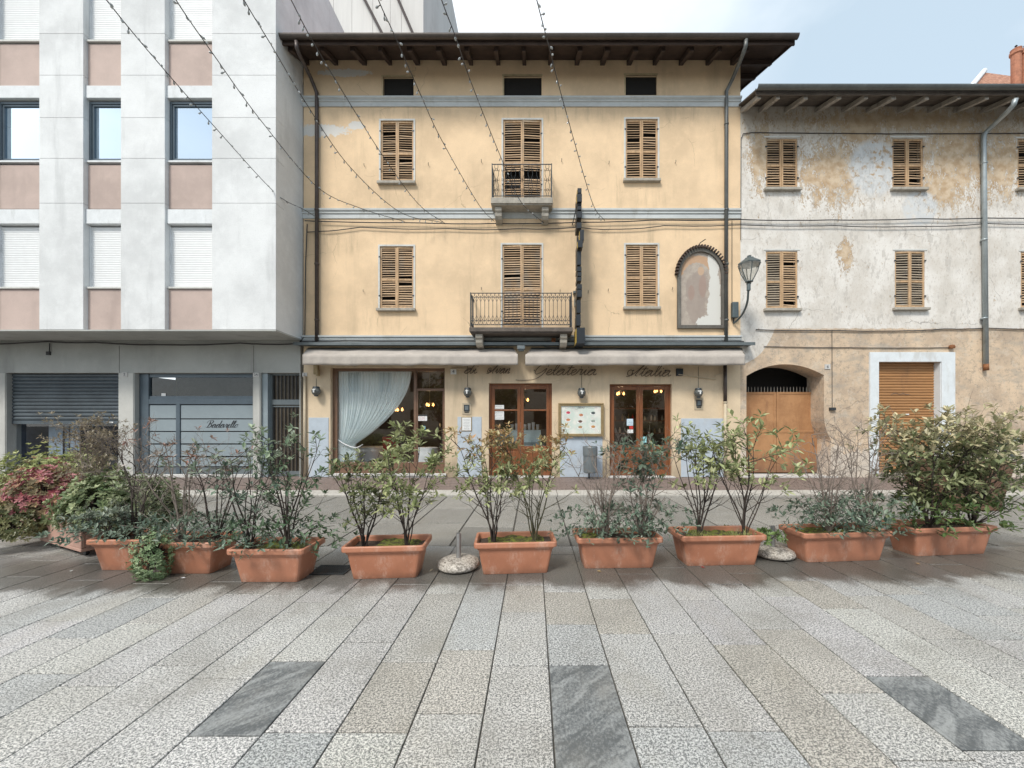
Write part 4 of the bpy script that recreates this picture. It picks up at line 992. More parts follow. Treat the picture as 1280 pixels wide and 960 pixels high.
# niche with the faded painting
ni = MB(); a, b = fx(846), fx(904.5); zb_, zs, ztp = fz(411), fz(345), fz(311)
def archpts(x0, x1, zb, zs, zt, n=20):
    cx_, r = (x0 + x1) / 2, (x1 - x0) / 2
    return [(x0, zb)] + [(cx_ - r * math.cos(math.pi * k / n), zs + (zt - zs) * math.sin(math.pi * k / n)) for k in range(n + 1)] + [(x1, zb)]
o_ = archpts(a, b, zb_, zs, ztp); i_ = archpts(a + .085, b - .085, zb_ + .085, zs, ztp - .1)
b0 = len(ni.v); n_ = len(o_); ya, yb_ = YF - .07, YF - .003
for (x, z) in o_: ni.v.append((x, ya, z))
for (x, z) in i_: ni.v.append((x, ya, z))
for (x, z) in o_: ni.v.append((x, yb_, z))
for (x, z) in i_: ni.v.append((x, yb_, z))
for k in range(n_):
    q = (k + 1) % n_
    ni.addf(b0, (k, q, n_ + q, n_ + k)); ni.addf(b0, (k + 2 * n_, q + 2 * n_, q, k)); ni.addf(b0, (k + n_, q + n_, q + 3 * n_, k + 3 * n_))
ni.cur = 0
nio = ni.build('niche', plain('dark_niche_frame', (.11, .10, .085), .8, var=.25, dirt=(.2, .2, .18)), yh)
m = MB(); b0 = 0; m.face([(x, YF - .012, z) for x, z in i_]); m.build('painting', M['fresco'], nio)
m = MB(); cx_, r = (a + b) / 2, (b - a) / 2
N_ = 27
for k in range(N_):
    an = math.pi * (k + .5) / N_; c_, s_ = math.cos(an), math.sin(an); rx, rz_ = r + .02, (ztp - zs) + .02
    p = Vector((cx_ - rx * c_, 0, zs + rz_ * s_)); t_ = Vector((s_, 0, c_)) * .022; nrm = Vector((-c_, 0, s_))
    f0 = p - t_ - nrm * .03; f1 = p + t_ - nrm * .03; f2 = p + t_ + nrm * .045; f3 = p - t_ + nrm * .045
    m.hexa([(f0.x, YF - .13, f0.z), (f1.x, YF - .13, f1.z), (f1.x, YF - .001, f1.z), (f0.x, YF - .001, f0.z), (f3.x, YF - .13, f3.z - .0), (f2.x, YF - .13, f2.z), (f2.x, YF - .001, f2.z), (f3.x, YF - .001, f3.z)])
m.build('tile_canopy', M['eave_wood'], nio)
m = MB(); m.tube(catmull([pp_(873, 309, .1), pp_(875, 304, .12), pp_(879, 301, .13), pp_(882, 299, .16)], 5), .012, 5); m.build('iron_hook', M['iron'], nio)
# little wall hooks
m = MB()
for px, py in ((456, 208), (536, 207), (602, 203), (702, 202), (761, 205), (844, 204), (735, 366), (760, 364), (602, 362), (840, 362), (455, 365), (700, 365)):
    v = pp_(px, py, 0); m.tube([v, v + Vector((0, -.05, 0)), v + Vector((0, -.055, .05))], .007, 4)
m.build('wall_hook', M['iron'], yh)

# awnings
def awning(a, b, label):
    e_ = empty('awning', (fx((a + b) / 2), YF, fz(456))); tag(e_, label, 'awning', 'awnings over the cafe front')
    yb_ = YF - .03; yf = YF - .52; zt_ = fz(434.8); k = yf / F
    zf_ = EYE + (HY - 443.5) * k; zv = EYE + (HY - 456.5) * k; xa0, xa1 = (a - CX) * k, (b - CX) * k; xb0, xb1 = fx(a + 8), fx(b - 6)
    m = MB(); NX = 160; rr = random.Random(int(a)); ph = rr.uniform(0, 6)
    def sagn(u): return .012 * math.sin(u * 23 + ph) + .008 * math.sin(u * 47 + 2 * ph) + .02 * max(0, math.sin(u * 14 + ph)) ** 8
    rows = []
    for j in range(9):
        t = j / 8; row = []
        for i in range(NX + 1):
            u = i / NX
            if j <= 4:
                q_ = j / 4; x = xb0 + (xb1 - xb0) * u; x = x + (xa0 + (xa1 - xa0) * u - x) * q_; y = yb_ + (yf - yb_) * q_; z = zt_ + (zf_ - zt_) * q_ - .02 * math.sin(math.pi * q_) + sagn(u + q_ * .12) * .8 * math.sin(math.pi * q_)
            else:
                q_ = (j - 4) / 4; x = xa0 + (xa1 - xa0) * u; y = yf - .012 * math.sin(u * 40 + ph) * q_ - .01 * math.sin(u * 97) * q_; z = zf_ + (zv - zf_) * q_ + sagn(u) * .5 * q_
            row.append(len(m.v)); m.v.append((x, y, z))
        rows.append(row)
    for j in range(8):
        for i in range(NX): m.addf(0, (rows[j][i], rows[j + 1][i], rows[j + 1][i + 1], rows[j][i + 1]))
    ob_ = m.build('fabric', M['awning'], e_, smooth=True); sm = ob_.modifiers.new('thick', 'SOLIDIFY'); sm.thickness = .006
    m = MB()
    for x0_, x1_ in ((xa0, xb0), (xa1, xb1)): m.face([(x0_, yf, zf_), (x1_, yb_, zt_), (x1_, yb_, zt_ - .16), (x0_, yf, zv)])
    m.build('side_flap', M['awning'], e_)
    m = MB(); m.tube([(xa0 + .03, yf + .03, zf_ - .03), (xa1 - .03, yf + .03, zf_ - .03)], .02, 8); m.build('front_bar', M['sill'], e_)
    m = MB(); m.tube([(xb0, yb_ - .03, zt_ - .07), (xb1, yb_ - .03, zt_ - .07)], .045, 10); m.build('roller', M['steelgrey'], e_)
    for fr in (.06, .5, .94):
        x = xa0 + (xa1 - xa0) * fr; m = MB(); m.tube([(x, yb_ - .02, zt_ - .24), (x + .12, yf + .22, zt_ - .27), (x, yf + .05, zf_ - .08)], .014, 6); m.build('arm', M['steelgrey'], e_)
    return e_
awning(378, 647.5, 'long taupe awning on the left, above the shop window with the curtain'); awning(656.5, 931.5, 'long taupe awning on the right, above the menu case')
m = MB(); x, z = fx(652), fz(438); m.box(x - .10, x + .10, YF - .45, YF - .30, z - .05, z + .04); m.box(x - .02, x + .02, YF - .299, YF - .02, z - .02, z + .02); m.box(x - .07, x + .07, YF - .42, YF - .3, z - .09, z - .052); m.cur = 0
tag(m.build('floodlight', M['steelgrey'], bevel=.008), 'small grey floodlight in the gap between the two awnings', 'lamp')
m = MB(); m.box(fx(689), fx(694), YF - .2, YF - .1, fz(432), fz(424.5)); tag(m.build('junction_box', M['rust']), 'small rusty brown box under the lower balcony', 'box')
m = MB(); m.box(fx(395), fx(400), YF - .12, YF - .05, fz(468.5), fz(457)); m.tube([pp_(397.5, 462, .08), pp_(397.5, 470, .08)], .045, 8); tag(m.build('awning_motor', M['gold']), 'small brown motor housing under the left end of the left awning', 'box')

# neon script sign on the wall under the awnings
e_ = empty('neon_sign', (fx(720), YF, fz(475))); tag(e_, 'unlit neon tube script sign on the wall below the awnings', 'sign')
for word, px, py, xh, width in (('di', 580, 467, .13, .34), ('Ivan', 611, 467, .13, .56), ('Gelateria', 665, 469, .15, 1.72), ('Italia', 786, 470.5, .15, 1.10)):
    m = MB(); script(m, word, fx(px), fz(py), YF - .06, xh, .0105, width, .5); m.build('lettering', M['neon'], e_)
m = MB(); m.tube([pp_(848, 468, .05), pp_(870, 471, .05), pp_(895, 474, .05)], .012, 6); m.tube([pp_(893, 470, .05), pp_(903, 466, .05)], .012, 6); m.tube([pp_(563, 461, .04), pp_(585, 461, .04)], .014, 6); m.build('conduit', M['cream_pipe'], e_)
m = MB()
for px in (592, 612, 630, 668, 692, 716, 740, 792, 812, 832, 846): v = pp_(px, 463, .03); m.box(v.x - .01, v.x + .01, YF - .06, YF - .001, v.z - .012, v.z + .012)
m.box(fx(845), fx(853), YF - .05, YF - .001, fz(470), fz(461)); m.build('bracket', M['iron'], e_)
m = MB(); v = pp_(566.8, 464.3, 0); m.box(fx(563.3), fx(570.6), YF - .02, YF - .001, fz(468), fz(461.5)); np4 = m.build('number_plate', M['paper'], yh, bevel=.003)
def text(s_, name, size, x, y, z, mat, parent, align='CENTER'):
    cu_ = bpy.data.curves.new(name, 'FONT'); cu_.body = s_; cu_.size = size; cu_.extrude = .002; cu_.align_x = align; cu_.align_y = 'CENTER'
    t_ = bpy.data.objects.new('tmp', cu_); COL.objects.link(t_); bpy.context.view_layer.update()
    me = bpy.data.meshes.new_from_object(t_.evaluated_get(bpy.context.evaluated_depsgraph_get())); bpy.data.objects.remove(t_)
    me.transform(Matrix.Translation((x, y, z)) @ Matrix.Rotation(R(90), 4, 'X')); me.materials.clear(); me.materials.append(mat); me.name = name
    o = bpy.data.objects.new(name, me); COL.objects.link(o); o.parent = parent
    if parent and parent.get('_abs'): o.matrix_parent_inverse = parent.matrix_basis.inverted()
    return o
text('4', 'digit', .13, fx(567), YF - .024, fz(464.7), M['ink'], np4)
def plate(parent, px, py, w_, h_, s_, y=YF):
    m = MB(); m.box(fx(px) - w_ / 2, fx(px) + w_ / 2, y - .018, y - .001, fz(py) - h_ / 2, fz(py) + h_ / 2); o = m.build('number_plate', M['marble'], parent, bevel=.003)
    text(s_, 'digit', h_ * .8, fx(px), y - .022, fz(py), M['ink'], o)
plate(ob, 157, 468.2, .15, .12, '2', YF - .012); plate(ob, 321, 468.6, .15, .11, '2A', YF - .012); plate(yh, 381.3, 468.5, .13, .11, '3')

# wall lanterns
def wall_lamp(px, py, where):
    v = pp_(px, py, .13); e_ = empty('wall_lamp', (v.x, YF, v.z)); tag(e_, 'small round wall lamp ' + where, 'lamp', 'round wall lamps along the cafe front')
    m = MB(); m.lathe([(.001, .13), (.075, .125), (.09, .09), (.092, .075), (.001, .075)], tuple(v), 18); m.build('cap', M['iron'], e_)
    m = MB(); m.lathe([(.085, .074), (.112, .03), (.115, -.02), (.09, -.08), (.05, -.115), (.001, -.12)], tuple(v), 18); m.build('globe', plain('dark_ribbed_glass', (.10, .105, .10), .12, var=.4, scale=18, bump=.3), e_, smooth=True)
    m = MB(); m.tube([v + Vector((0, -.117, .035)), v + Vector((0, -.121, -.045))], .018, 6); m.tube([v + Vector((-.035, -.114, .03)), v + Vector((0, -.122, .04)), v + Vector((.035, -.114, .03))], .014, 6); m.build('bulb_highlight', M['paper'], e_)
    m = MB(); m.lathe([(.001, -.10), (.05, -.10), (.055, -.135), (.001, -.145)], tuple(v), 12); m.build('base', M['iron'], e_)
    m = MB(); m.tube([v + Vector((0, 0, .1)), v + Vector((0, .128, .1))], .015, 6); m.tube([pp_(px, py - 5, .01), pp_(px, py - 33 if px > 400 else py - 16, .01)], .005, 4); m.build('bracket', M['iron'], e_)
wall_lamp(395.3, 489, 'left of the curtained shop window'); wall_lamp(584.5, 490.5, 'between the shop window and the left wooden door'); wall_lamp(727, 491, 'above the framed menu case'); wall_lamp(873, 491, 'right of the right wooden door')
for px, py, wh in ((583.5, 511, 'between the shop window and the left wooden door'), (873.3, 505, 'under the rightmost wall lamp')):
    e_ = empty('light_switch_box', (fx(px), YF, fz(py))); tag(e_, 'small dark grey box ' + wh, 'box', 'small boxes on the cafe wall')
    m = MB(); x, z = fx(px), fz(py)
    m.box(x - .12, x + .12, YF - .014, YF - .001, z - .16, z + .16); m.build('back_plate', plain('beige_plate', (.42, .35, .25), .5, var=.1), e_, bevel=.004)
    m = MB(); m.box(x - .075, x + .075, YF - .03, YF - .015, z - .06, z + .11); m.box(x - .06, x + .06, YF - .03, YF - .015, z - .10, z - .075); m.build('dark_panel', M['iron'], e_, bevel=.004)
    m = MB(); m.box(x - .045, x + .045, YF - .034, YF - .031, z - .03, z + .08); m.build('speaker', M['steelgrey'], e_)
# small framed notice
e_ = empty('framed_notice', (fx(583), YF, fz(530))); tag(e_, 'white framed notice on the blue grey panel left of the left door', 'notice')
m = MB(); x0, x1, z0, z1 = fx(577), fx(590), fz(539), fz(521); m.box(x0, x1, YF - .025, YF - .0125, z0, z1); m.build('frame', M['gold'], e_, bevel=.003)
m = MB(); m.box(x0 + .02, x1 - .02, YF - .028, YF - .0255, z0 + .02, z1 - .02); pa = m.build('sheet', M['paper'], e_)
scribble(pa, 579, 588, 523, 538, YF - .030, 8, M['ink'], .0025)
# menu case
e_ = empty('menu_case', (fx(725.5), YF, fz(546))); tag(e_, 'brass framed menu board with photographs of ice cream dishes', 'menu board')
x0, x1, z0, z1 = fx(697.8), fx(754), fz(545.5), fz(504); t = .075; m = MB()
m.box(x0, x0 + t, YF - .09, YF - .002, z0, z1); m.box(x1 - t, x1, YF - .09, YF - .002, z0, z1); m.box(x0 + t, x1 - t, YF - .09, YF - .002, z0, z0 + t); m.box(x0 + t, x1 - t, YF - .09, YF - .002, z1 - t, z1)
m.box(x0 + .02, x1 - .02, YF - .105, YF - .0905, z1 - .03, z1 - .012); m.build('frame', M['gold'], e_, bevel=.008)
n = N('menu_sheet'); c = n.mix(n.ramp(n.noise(4, 4, .6), .4, .65), (.58, .66, .60), (.74, .74, .68)); c = n.mix(n.ramp(n.noise(5, 4, .6, off=(5, 5, 5)), .5, .66, 0, .4), c, (.62, .5, .5)); M['menu'] = n.fin(c, .25)
m = MB(); m.box(x0 + t, x1 - t, YF - .06, YF - .05, z0 + t, z1 - t); sh = m.build('menu_sheet', M['menu'], e_)
dishes = [(710, 516, (.55, .08, .12)), (726, 519, (.5, .22, .12)), (741, 516.5, (.08, .10, .10)), (710, 525, (.55, .24, .12)), (725, 527, (.16, .10, .08)), (741, 526.5, (.30, .34, .30)), (710, 533.5, (.62, .58, .42)), (725, 534, (.42, .26, .14)), (741, 533.5, (.52, .26, .10))]
for px, py, col in dishes:
    for rx, rz_, col2, dy, dz in ((.085, .035, (.75, .75, .72), .0615, -.015), (.055, .035, col, .0635, .005)):
        m = MB(); m.face([(fx(px) + rx * math.cos(a), YF - dy, fz(py) + dz + rz_ * math.sin(a)) for a in [2 * math.pi * k / 16 for k in range(16)]]); m.build('dish_picture', plain('dish_print', col2, .3, var=.35, scale=25, bump=0), sh)
rn = random.Random(12); scribble(sh, 705, 722, 508.5, 511, YF - .062, 1, M['ink'], .003); scribble(sh, 731, 746, 508.5, 511, YF - .062, 1, M['ink'], .003)
m = MB()
script(m, 'Gelateria', fx(721), fz(510.5), YF - .062, .028, .002, .2, .4); m.build('heading', M['ink'], sh)
# waste bin
e_ = empty('waste_bin', (fx(735), YF - .35, .05)); tag(e_, 'small grey metal litter bin against the wall below the menu board', 'bin'); xb_, yb_ = fx(735), YF - .38
m = MB(); m.lathe([(.001, .18), (.17, .18), (.18, .2), (.18, .62), (.185, .64)], (xb_, yb_, .05), 20); m.build('body', M['steelgrey'], e_, smooth=False)
m = MB(); m.lathe([(.19, .62), (.195, .66), (.195, .84), (.18, .87), (.14, .87), (.14, .80), (.001, .79)], (xb_, yb_, .05), 20); m.build('rim', M['steelgrey'], e_)
m = MB(); m.tube([(xb_, yb_ + .19, .05), (xb_, yb_ + .19, .9)], .022, 8); m.build('post', M['iron'], e_)

# projecting edge-on sign
e_ = empty('projecting_sign', (fx(724), YF, fz(432))); tag(e_, 'tall black projecting sign of stacked boxes seen edge on', 'sign')
yo, yw = YF - .62, YF - .22
def q_(px, y): return (px - CX) * y / F
segs = [(235, 241, 722, 727, 0), (242, 252, 721.5, 727.5, .05), (253, 256, 722, 727, 0), (257, 262, 722, 727, 0), (264, 272, 721.5, 727.5, .05), (278, 285, 721, 727, 0), (287, 300, 725, 730, .1), (300, 309, 722.5, 728.5, .12), (314, 331, 721.5, 726.5, 0), (333, 339, 721.5, 727, 0), (340, 345, 722, 727, 0), (346, 351, 721.5, 727, 0), (355, 361, 721.5, 727.5, 0), (362, 371, 721.5, 727.5, .05), (375, 391, 721, 726, 0), (393, 407, 720.5, 726, 0)]
for i, (p0, p1, a, b, ex) in enumerate(segs):
    y0 = yo - ex; k = y0 / F; m = MB()
    m.box(q_(a, y0), q_(b, y0), y0, yw + ex * .5, EYE + (HY - p1) * k, EYE + (HY - p0) * k)
    m.cur = 1 if i in (0, 1, 6, 7) else 0; m.box(q_(a, y0) - .008, q_(a, y0) - .001, y0 + .06, y0 + .14, EYE + (HY - p1 + .7) * k, EYE + (HY - p0 - .7) * k)
    m.build('letter_box', [M['sign_black'], M['sign_yellow']], e_, bevel=.006)
k = yo / F; m = MB(); m.box(q_(720.5, yo), q_(731, yo), yo - .05, yo + .45, EYE + (HY - 430) * k, EYE + (HY - 410) * k); m.cur = 1; m.box(q_(720.5, yo) - .012, q_(720.5, yo) - .001, yo - .03, yo + .43, EYE + (HY - 429) * k, EYE + (HY - 411) * k); m.build('letter_box', [M['sign_black'], M['sign_yellow']], e_, bevel=.008)
m = MB(); x = q_(724, yo) ; m.tube([(x, yw + .03, fz(425)), (x, yw + .03, fz(245))], .018, 6)
for py in (275, 372, 420): m.tube([(x, yw, fz(py)), (x, YF, fz(py))], .018, 6)
m.tube([(x, yw, fz(262)), (x - .12, YF - .02, fz(282))], .014, 6); m.build('pole', M['iron'], e_)
m = MB(); m.box(fx(716), fx(722), YF - .15, YF - .02, fz(368.5), fz(366)); m.box(fx(717.5), fx(721), YF - .1, YF - .02, fz(384), fz(375)); m.build('bracket', M['flash'], e_)

# street lamp on the corner
e_ = empty('street_lamp', (fx(917), YF, fz(402))); tag(e_, 'grey green lantern street lamp on a curved wall bracket', 'street lamp')
yl = YF - .85; kk = yl / F
def pl(px, py, y=yl): return Vector(((px - CX) * y / F, y, EYE + (HY - py) * y / F))
c0 = pl(936, 352)
m = MB(); arm = [pp_(917, 404, .03), W(922, 400, YF - .15), W(929, 391, YF - .4), W(934, 378, YF - .7), pl(935.5, 362)]
m.tube(catmull(arm, 8), .026, 8); m.build('arm', M['street_green'], e_, smooth=True)
m = MB(); m.lathe([(.03, 0), (.045, .01), (.045, .16), (.06, .18), (.03, .19)], tuple(pl(935.8, 363.5)), 14); m.build('socket', M['street_green'], e_)
zb_ = pl(936, 352).z; zt_ = pl(936, 331).z; rb_, rt_ = .075, .245; xl_ = pl(936.5, 350).x
m = MB(); hx = 6
bot = [(xl_ + rb_ * math.cos(R(60 * k + 15)), yl + rb_ * math.sin(R(60 * k + 15)), zb_) for k in range(hx)]; top = [(xl_ + rt_ * math.cos(R(60 * k + 15)), yl + rt_ * math.sin(R(60 * k + 15)), zt_) for k in range(hx)]
for k in range(hx):
    m.tube([bot[k], Vector(bot[k]).lerp(Vector(top[k]), .55) + (Vector(top[k]) - Vector((xl_, yl, zt_))) * .09, top[k]], .011, 5); m.tube([bot[k], bot[(k + 1) % hx]], .011, 5); m.tube([top[k], top[(k + 1) % hx]], .013, 5)
m.lathe([(.03, -.03), (.09, -.01), (.09, .005), (.001, .005)], (xl_, yl, zb_), 12)
m.build('lantern_frame', M['street_green'], e_)
m = MB()
for k in range(hx): m.face([bot[k], bot[(k + 1) % hx], top[(k + 1) % hx], top[k]])
m.build('glass', M['lamp_pane'], e_)
m = MB(); m.lathe([(.275, 0), (.28, .02), (.12, .14), (.10, .17), (.05, .18), (.05, .21), (.055, .22), (.02, .235), (.001, .24)], (xl_, yl, zt_), 6)
m.build('hood', M['street_green'], e_)
m = MB(); m.lathe([(.001, -.04), (.24, -.015), (.26, .0)], (xl_, yl, zt_), 12); m.build('reflector', M['lampglass'], e_)
m = MB(); v = pp_(916.5, 390, 0); m.box(v.x - .085, v.x + .085, YF - .13, YF - .02, fz(398.5), fz(379)); jb = m.build('control_box', M['street_green'], e_, bevel=.02)
m = MB(); m.tube([pp_(917, 397, .06), pp_(917, 404, .03)], .02, 6); m.tube([pp_(915, 379, .02), pp_(915, 276, .02)], .008, 5); m.build('cable', M['cable'], e_)

# ================================================================== RIGHT HOUSE
rh = empty('weathered_house', (12, YF, .05)); tag(rh, 'long two storey house with peeling ochre and white plaster beside the yellow house', 'building')
XA, XB = X1 + .001, 24.0
win2 = [(957.5, 997, 236, 173), (1115.5, 1154, 236, 173), (1272, 1312, 236, 174), (957.5, 997, 386, 314), (1118.5, 1156, 385, 314), (1276, 1316, 385, 315)]
ax0, ax1 = fx(933), 8.07
arch = (ax0, ax1, .05, fz(455)); rs = (fx(1097), fx(1175), .16, fz(452.5))
m = MB(); m.wall(XA, XB, .05, fz(132), YF, .64, [hole(*h) for h in win2] + [arch, rs]); m.build('wall', M['weathered'], rh)
m = MB()   # spandrels of the basket arch and the flared right jamb
xl_, xr_ = fx(933), fx(1030); zl, zr_, zp = fz(470), fz(469), fz(455.3); n_ = 18; xp = fx(981)
def az_(x):
    if x < xp: t = (xp - x) / (xp - xl_); return zl + (zp - zl) * (1 - t ** 2.0)
    t = (x - xp) / (xr_ - xp); return zr_ + (zp - zr_) * (1 - t ** 2.0)
pts = [(xl_ + (xr_ - xl_) * i / n_, az_(xl_ + (xr_ - xl_) * i / n_)) for i in range(n_ + 1)]
top_ = arch[3]
for (xa_, za_), (xb2, zb2) in zip(pts, pts[1:]):
    m.hexa([(xa_, YF, za_), (xb2, YF, zb2), (xb2, YF + .64, zb2), (xa_, YF + .64, za_), (xa_, YF, top_), (xb2, YF, top_), (xb2, YF + .64, top_), (xa_, YF + .64, top_)])
jp = [(ax1, top_), (xr_, top_), (xr_, fz(520)), (xr_ + .01, fz(527)), (xr_ + .05, fz(535)), (xr_ + .11, fz(543)), (ax1, fz(549))]
m.prism(jp[::-1], YF, YF + .64)
m.build('arch_masonry', M['weathered'], rh)
m = MB(); m.box(XA, XB, YF + 2.6, 18, .05, fz(132)); m.box(XA, ax0, YF + .65, YF + 2.59, .05, fz(132)); m.box(ax1 + .3, XB, YF + .65, YF + 2.59, .05, fz(132)); m.box(ax0, ax1 + .3, YF + .65, YF + 2.59, top_ + .3, fz(132)); m.build('rear_walls', M['weathered'], rh)
m = MB(); m.box(ax0, ax1 + .299, YF + .66, YF + 2.59, top_ + .02, top_ + .29); m.box(ax0, ax1 + .29, YF + 1.0, YF + 1.02, .06, top_ + .01); m.box(ax0 + .001, ax0 + .05, YF + .66, YF + 2.58, .05, top_); m.build('passage_dark_lining', M['dark'], rh)  # near-black lining and cross sheet stand in for shade inside the passage
# gate
yg = YF + .48; kg = yg / F
def gq(px, py): return ((px - CX) * kg, EYE + (HY - py) * kg)
gxa, gxb = ax0 + .002, ax1 - .002; gzt = gq(0, 490)[1]
gb = MB(); gb.box(gxa + .0, gxa + .01, yg, yg + .05, .1, gzt)
gt_ = gb.build('gate', M['gate'], rh)
xm = gq(970.5, 0)[0]
for a, b in ((gxa + .012, xm - .008), (xm + .008, gxb)):
    m = MB(); zt_ = gzt; m.box(a, b, yg + .012, yg + .03, .12, zt_)
    t = .06
    m.box(a, a + t, yg, yg + .0115, .12, zt_); m.box(b - t, b, yg, yg + .0115, .12, zt_); m.box(a + t, b - t, yg, yg + .0115, zt_ - t, zt_); m.box(a + t, b - t, yg, yg + .0115, gq(0, 541)[1], gq(0, 538)[1]); m.box(a + t, b - t, yg, yg + .0115, .12, .2)
    m.build('gate_leaf', M['gate'], gt_, bevel=.004)
m = MB(); i = 0; x = gxa + .06
while x < gxb - .05: m.tube([(x, yg + .02, gzt), (x, yg + .02, gzt + .12), (x, yg + .02, gzt + .155)], [.009, .009, .002], 5); x += .092
m.build('spikes', M['rafter_grey'], gt_)
m = MB(); m.box(fx(928), fx(1046), YF - .05, YF + .6, .04, .085); m.build('doorstep', M['marble'], rh)
# roller shutter with pale frame
x0, x1, c, e = rs; o0, o1, oz = fx(1086), fx(1192), fz(440.5); m = MB()
m.box(o0, x0 - .0005, YF - .045, YF + .02, .05, oz); m.box(x1 + .0005, o1, YF - .045, YF + .02, .05, oz); m.box(x0, x1, YF - .045, YF + .02, e + .0005, oz)
m.box(x0 - .0004, x0 + .012, YF - .02, YF + .2, c, e); m.box(x1 - .012, x1 + .0004, YF - .02, YF + .2, c, e)
fr = m.build('shutter_frame', plain('pale_blue_white_frame', (.66, .70, .72), .7, var=.06, dirt=(.5, .5, .48)), rh, bevel=.004)
m = MB(); nz = 40; h = (e - c) / nz
for i in range(nz):
    z = c + i * h; dmp = 0
    m.prismx([(YF + .16, z), (YF + .143, z + h * .2), (YF + .138, z + h * .6), (YF + .16, z + h * .97), (YF + .19, z + h * .97), (YF + .19, z)], x0 + .013, x1 - .013)
m.build('roller_shutter', M['roller_brown'], fr)
m = MB(); m.box(fx(1138), fx(1142), YF + .12, YF + .137, fz(518.5), fz(517)); m.build('lock', M['paper'], fr)
m = MB(); m.tube(catmull([(fx(1120) + .045 * i, YF + .134, fz(492) + rn.uniform(-.02, .02)) for i in range(12)], 2), .005, 4); m.build('scrawl', M['ink'], fr)
m = MB(); m.box(o0 - .02, o1 + .02, YF - .06, YF + .12, .05, .158); m.build('doorstep', M['sill'], rh)
for i, (a, b, z0, z1) in enumerate(win2):
    window(rh, a, b, z0, z1, YF, 31 + i, sill=True, surround=False, grey=(2 if i == 4 else (1 if i == 3 else 0)), tilt=(2 if i == 4 else 0))
    x0, x1, c, e = hole(a, b, z0, z1); m = MB(); m.box(x0 - .06, x1 + .06, YF - .012, YF + .005, e + .02, e + .06); m.build('window_head', M['surround'], rh)
# eaves
zE2 = 9.72; YE2 = 9.42; x0_ = fx(922.5) ; n_ = 0
m = MB(); sl2 = .36
m.face([(x0_ + .0, YE2, zE2 + .12), (x0_, YF + .2, zE2 + .12 + (YF + .2 - YE2) * sl2), (XB, YF + .2, zE2 + .12 + (YF + .2 - YE2) * sl2), (XB, YE2, zE2 + .12)])
m.face([(x0_, YE2, zE2 + .16), (XB, YE2, zE2 + .16), (XB, 14.2, zE2 + .16 + 4.8 * sl2), (x0_, 14.2, zE2 + .16 + 4.8 * sl2)])
m.face([(x0_, 14.2, zE2 + .16 + 4.8 * sl2), (XB, 14.2, zE2 + .16 + 4.8 * sl2), (XB, 18.4, zE2 + .3), (x0_, 18.4, zE2 + .3)])
m.face([(x0_, YE2, zE2 + .12), (x0_, YE2, zE2 + .16), (x0_, 10.6, zE2 + .16 + 1.2 * sl2), (x0_, 10.6, zE2 + .12 + 1.2 * sl2)])
roof2 = m.build('roof', M['soffit_grey'], rh)
m = MB(); m.box(x0_ + .02, XB, YE2 + .0, YE2 + .03, zE2 + .03, zE2 + .119); m.build('fascia', M['soffit_grey'], roof2)
def raf2():
    for i, px in enumerate([928, 950, 982, 1021, 1054, 1085, 1124, 1161, 1194, 1229, 1262, 1298]):
        x = fx(px); y0, y1 = YE2 + .06, YF + .03; m = MB(); zf_ = zE2 - .03 + rnd.uniform(-.01, .01); zw = fz(141); h = .12; w_ = .11 * rnd.uniform(.85, 1.15); x2 = x + rnd.uniform(-.03, .03)
        m.hexa([(x2 - w_ / 2, y0, zf_), (x2 + w_ / 2, y0, zf_), (x + w_ / 2, y1, zw), (x - w_ / 2, y1, zw), (x2 - w_ / 2, y0 + .015, zf_ + h), (x2 + w_ / 2, y0 + .015, zf_ + h), (x + w_ / 2, y1, zw + h), (x - w_ / 2, y1, zw + h)])
        m.build('rafter', M['rafter_grey'], roof2, bevel=.01)
raf2()
gm = MB(); yy0 = YE2 - .02
prof = [(yy0 - .075 + .075 * math.cos(a), zE2 + .155 - .085 * math.sin(a)) for a in [math.pi * k / 8 for k in range(9)]]
prof2 = [(yy0 - .075 + .066 * math.cos(a), zE2 + .157 - .073 * math.sin(a)) for a in [math.pi * k / 8 for k in range(8, -1, -1)]]
gm.prismx(prof + prof2, x0_ - .02, XB); gm.build('gutter', M['gutter_grey'], roof2)
pipe(rh, [W(1269, 124, YE2 - .09), W(1267, 131, YE2 - .07), W(1258, 141, YE2 + .1), W(1238, 160, YF - .15), pp_(1230, 168), pp_(1229.5, 175), pp_(1232.5, 455)], .055, M['pipe_grey'], [tuple(pp_(1230, y)) for y in (204, 300, 398)])
pipe(rh, [pp_(1232.5, 455), pp_(1232.8, 463)], .056, M['rust'])
plate(rh, 1034, 458.5, .155, .135, '6')
m = MB(); m.tube([pp_(1040, 413, .015), pp_(1040.3, 510, .015)], .007, 5); m.box(fx(1036), fx(1043), YF - .06, YF - .001, fz(513), fz(509.5)); tag(m.build('wall_bell', M['iron']), 'thin cable running down to a small doorbell box right of the arch', 'doorbell')
m = MB(); m.lathe([(.001, -.05), (.06, -.04), (.07, .0), (.05, .05), (.001, .06)], tuple(pp_(1190, 433.5, .05)), 10); tag(m.build('alarm_horn', M['rust']), 'small rusty round box above the right end of the pale shutter frame', 'box')

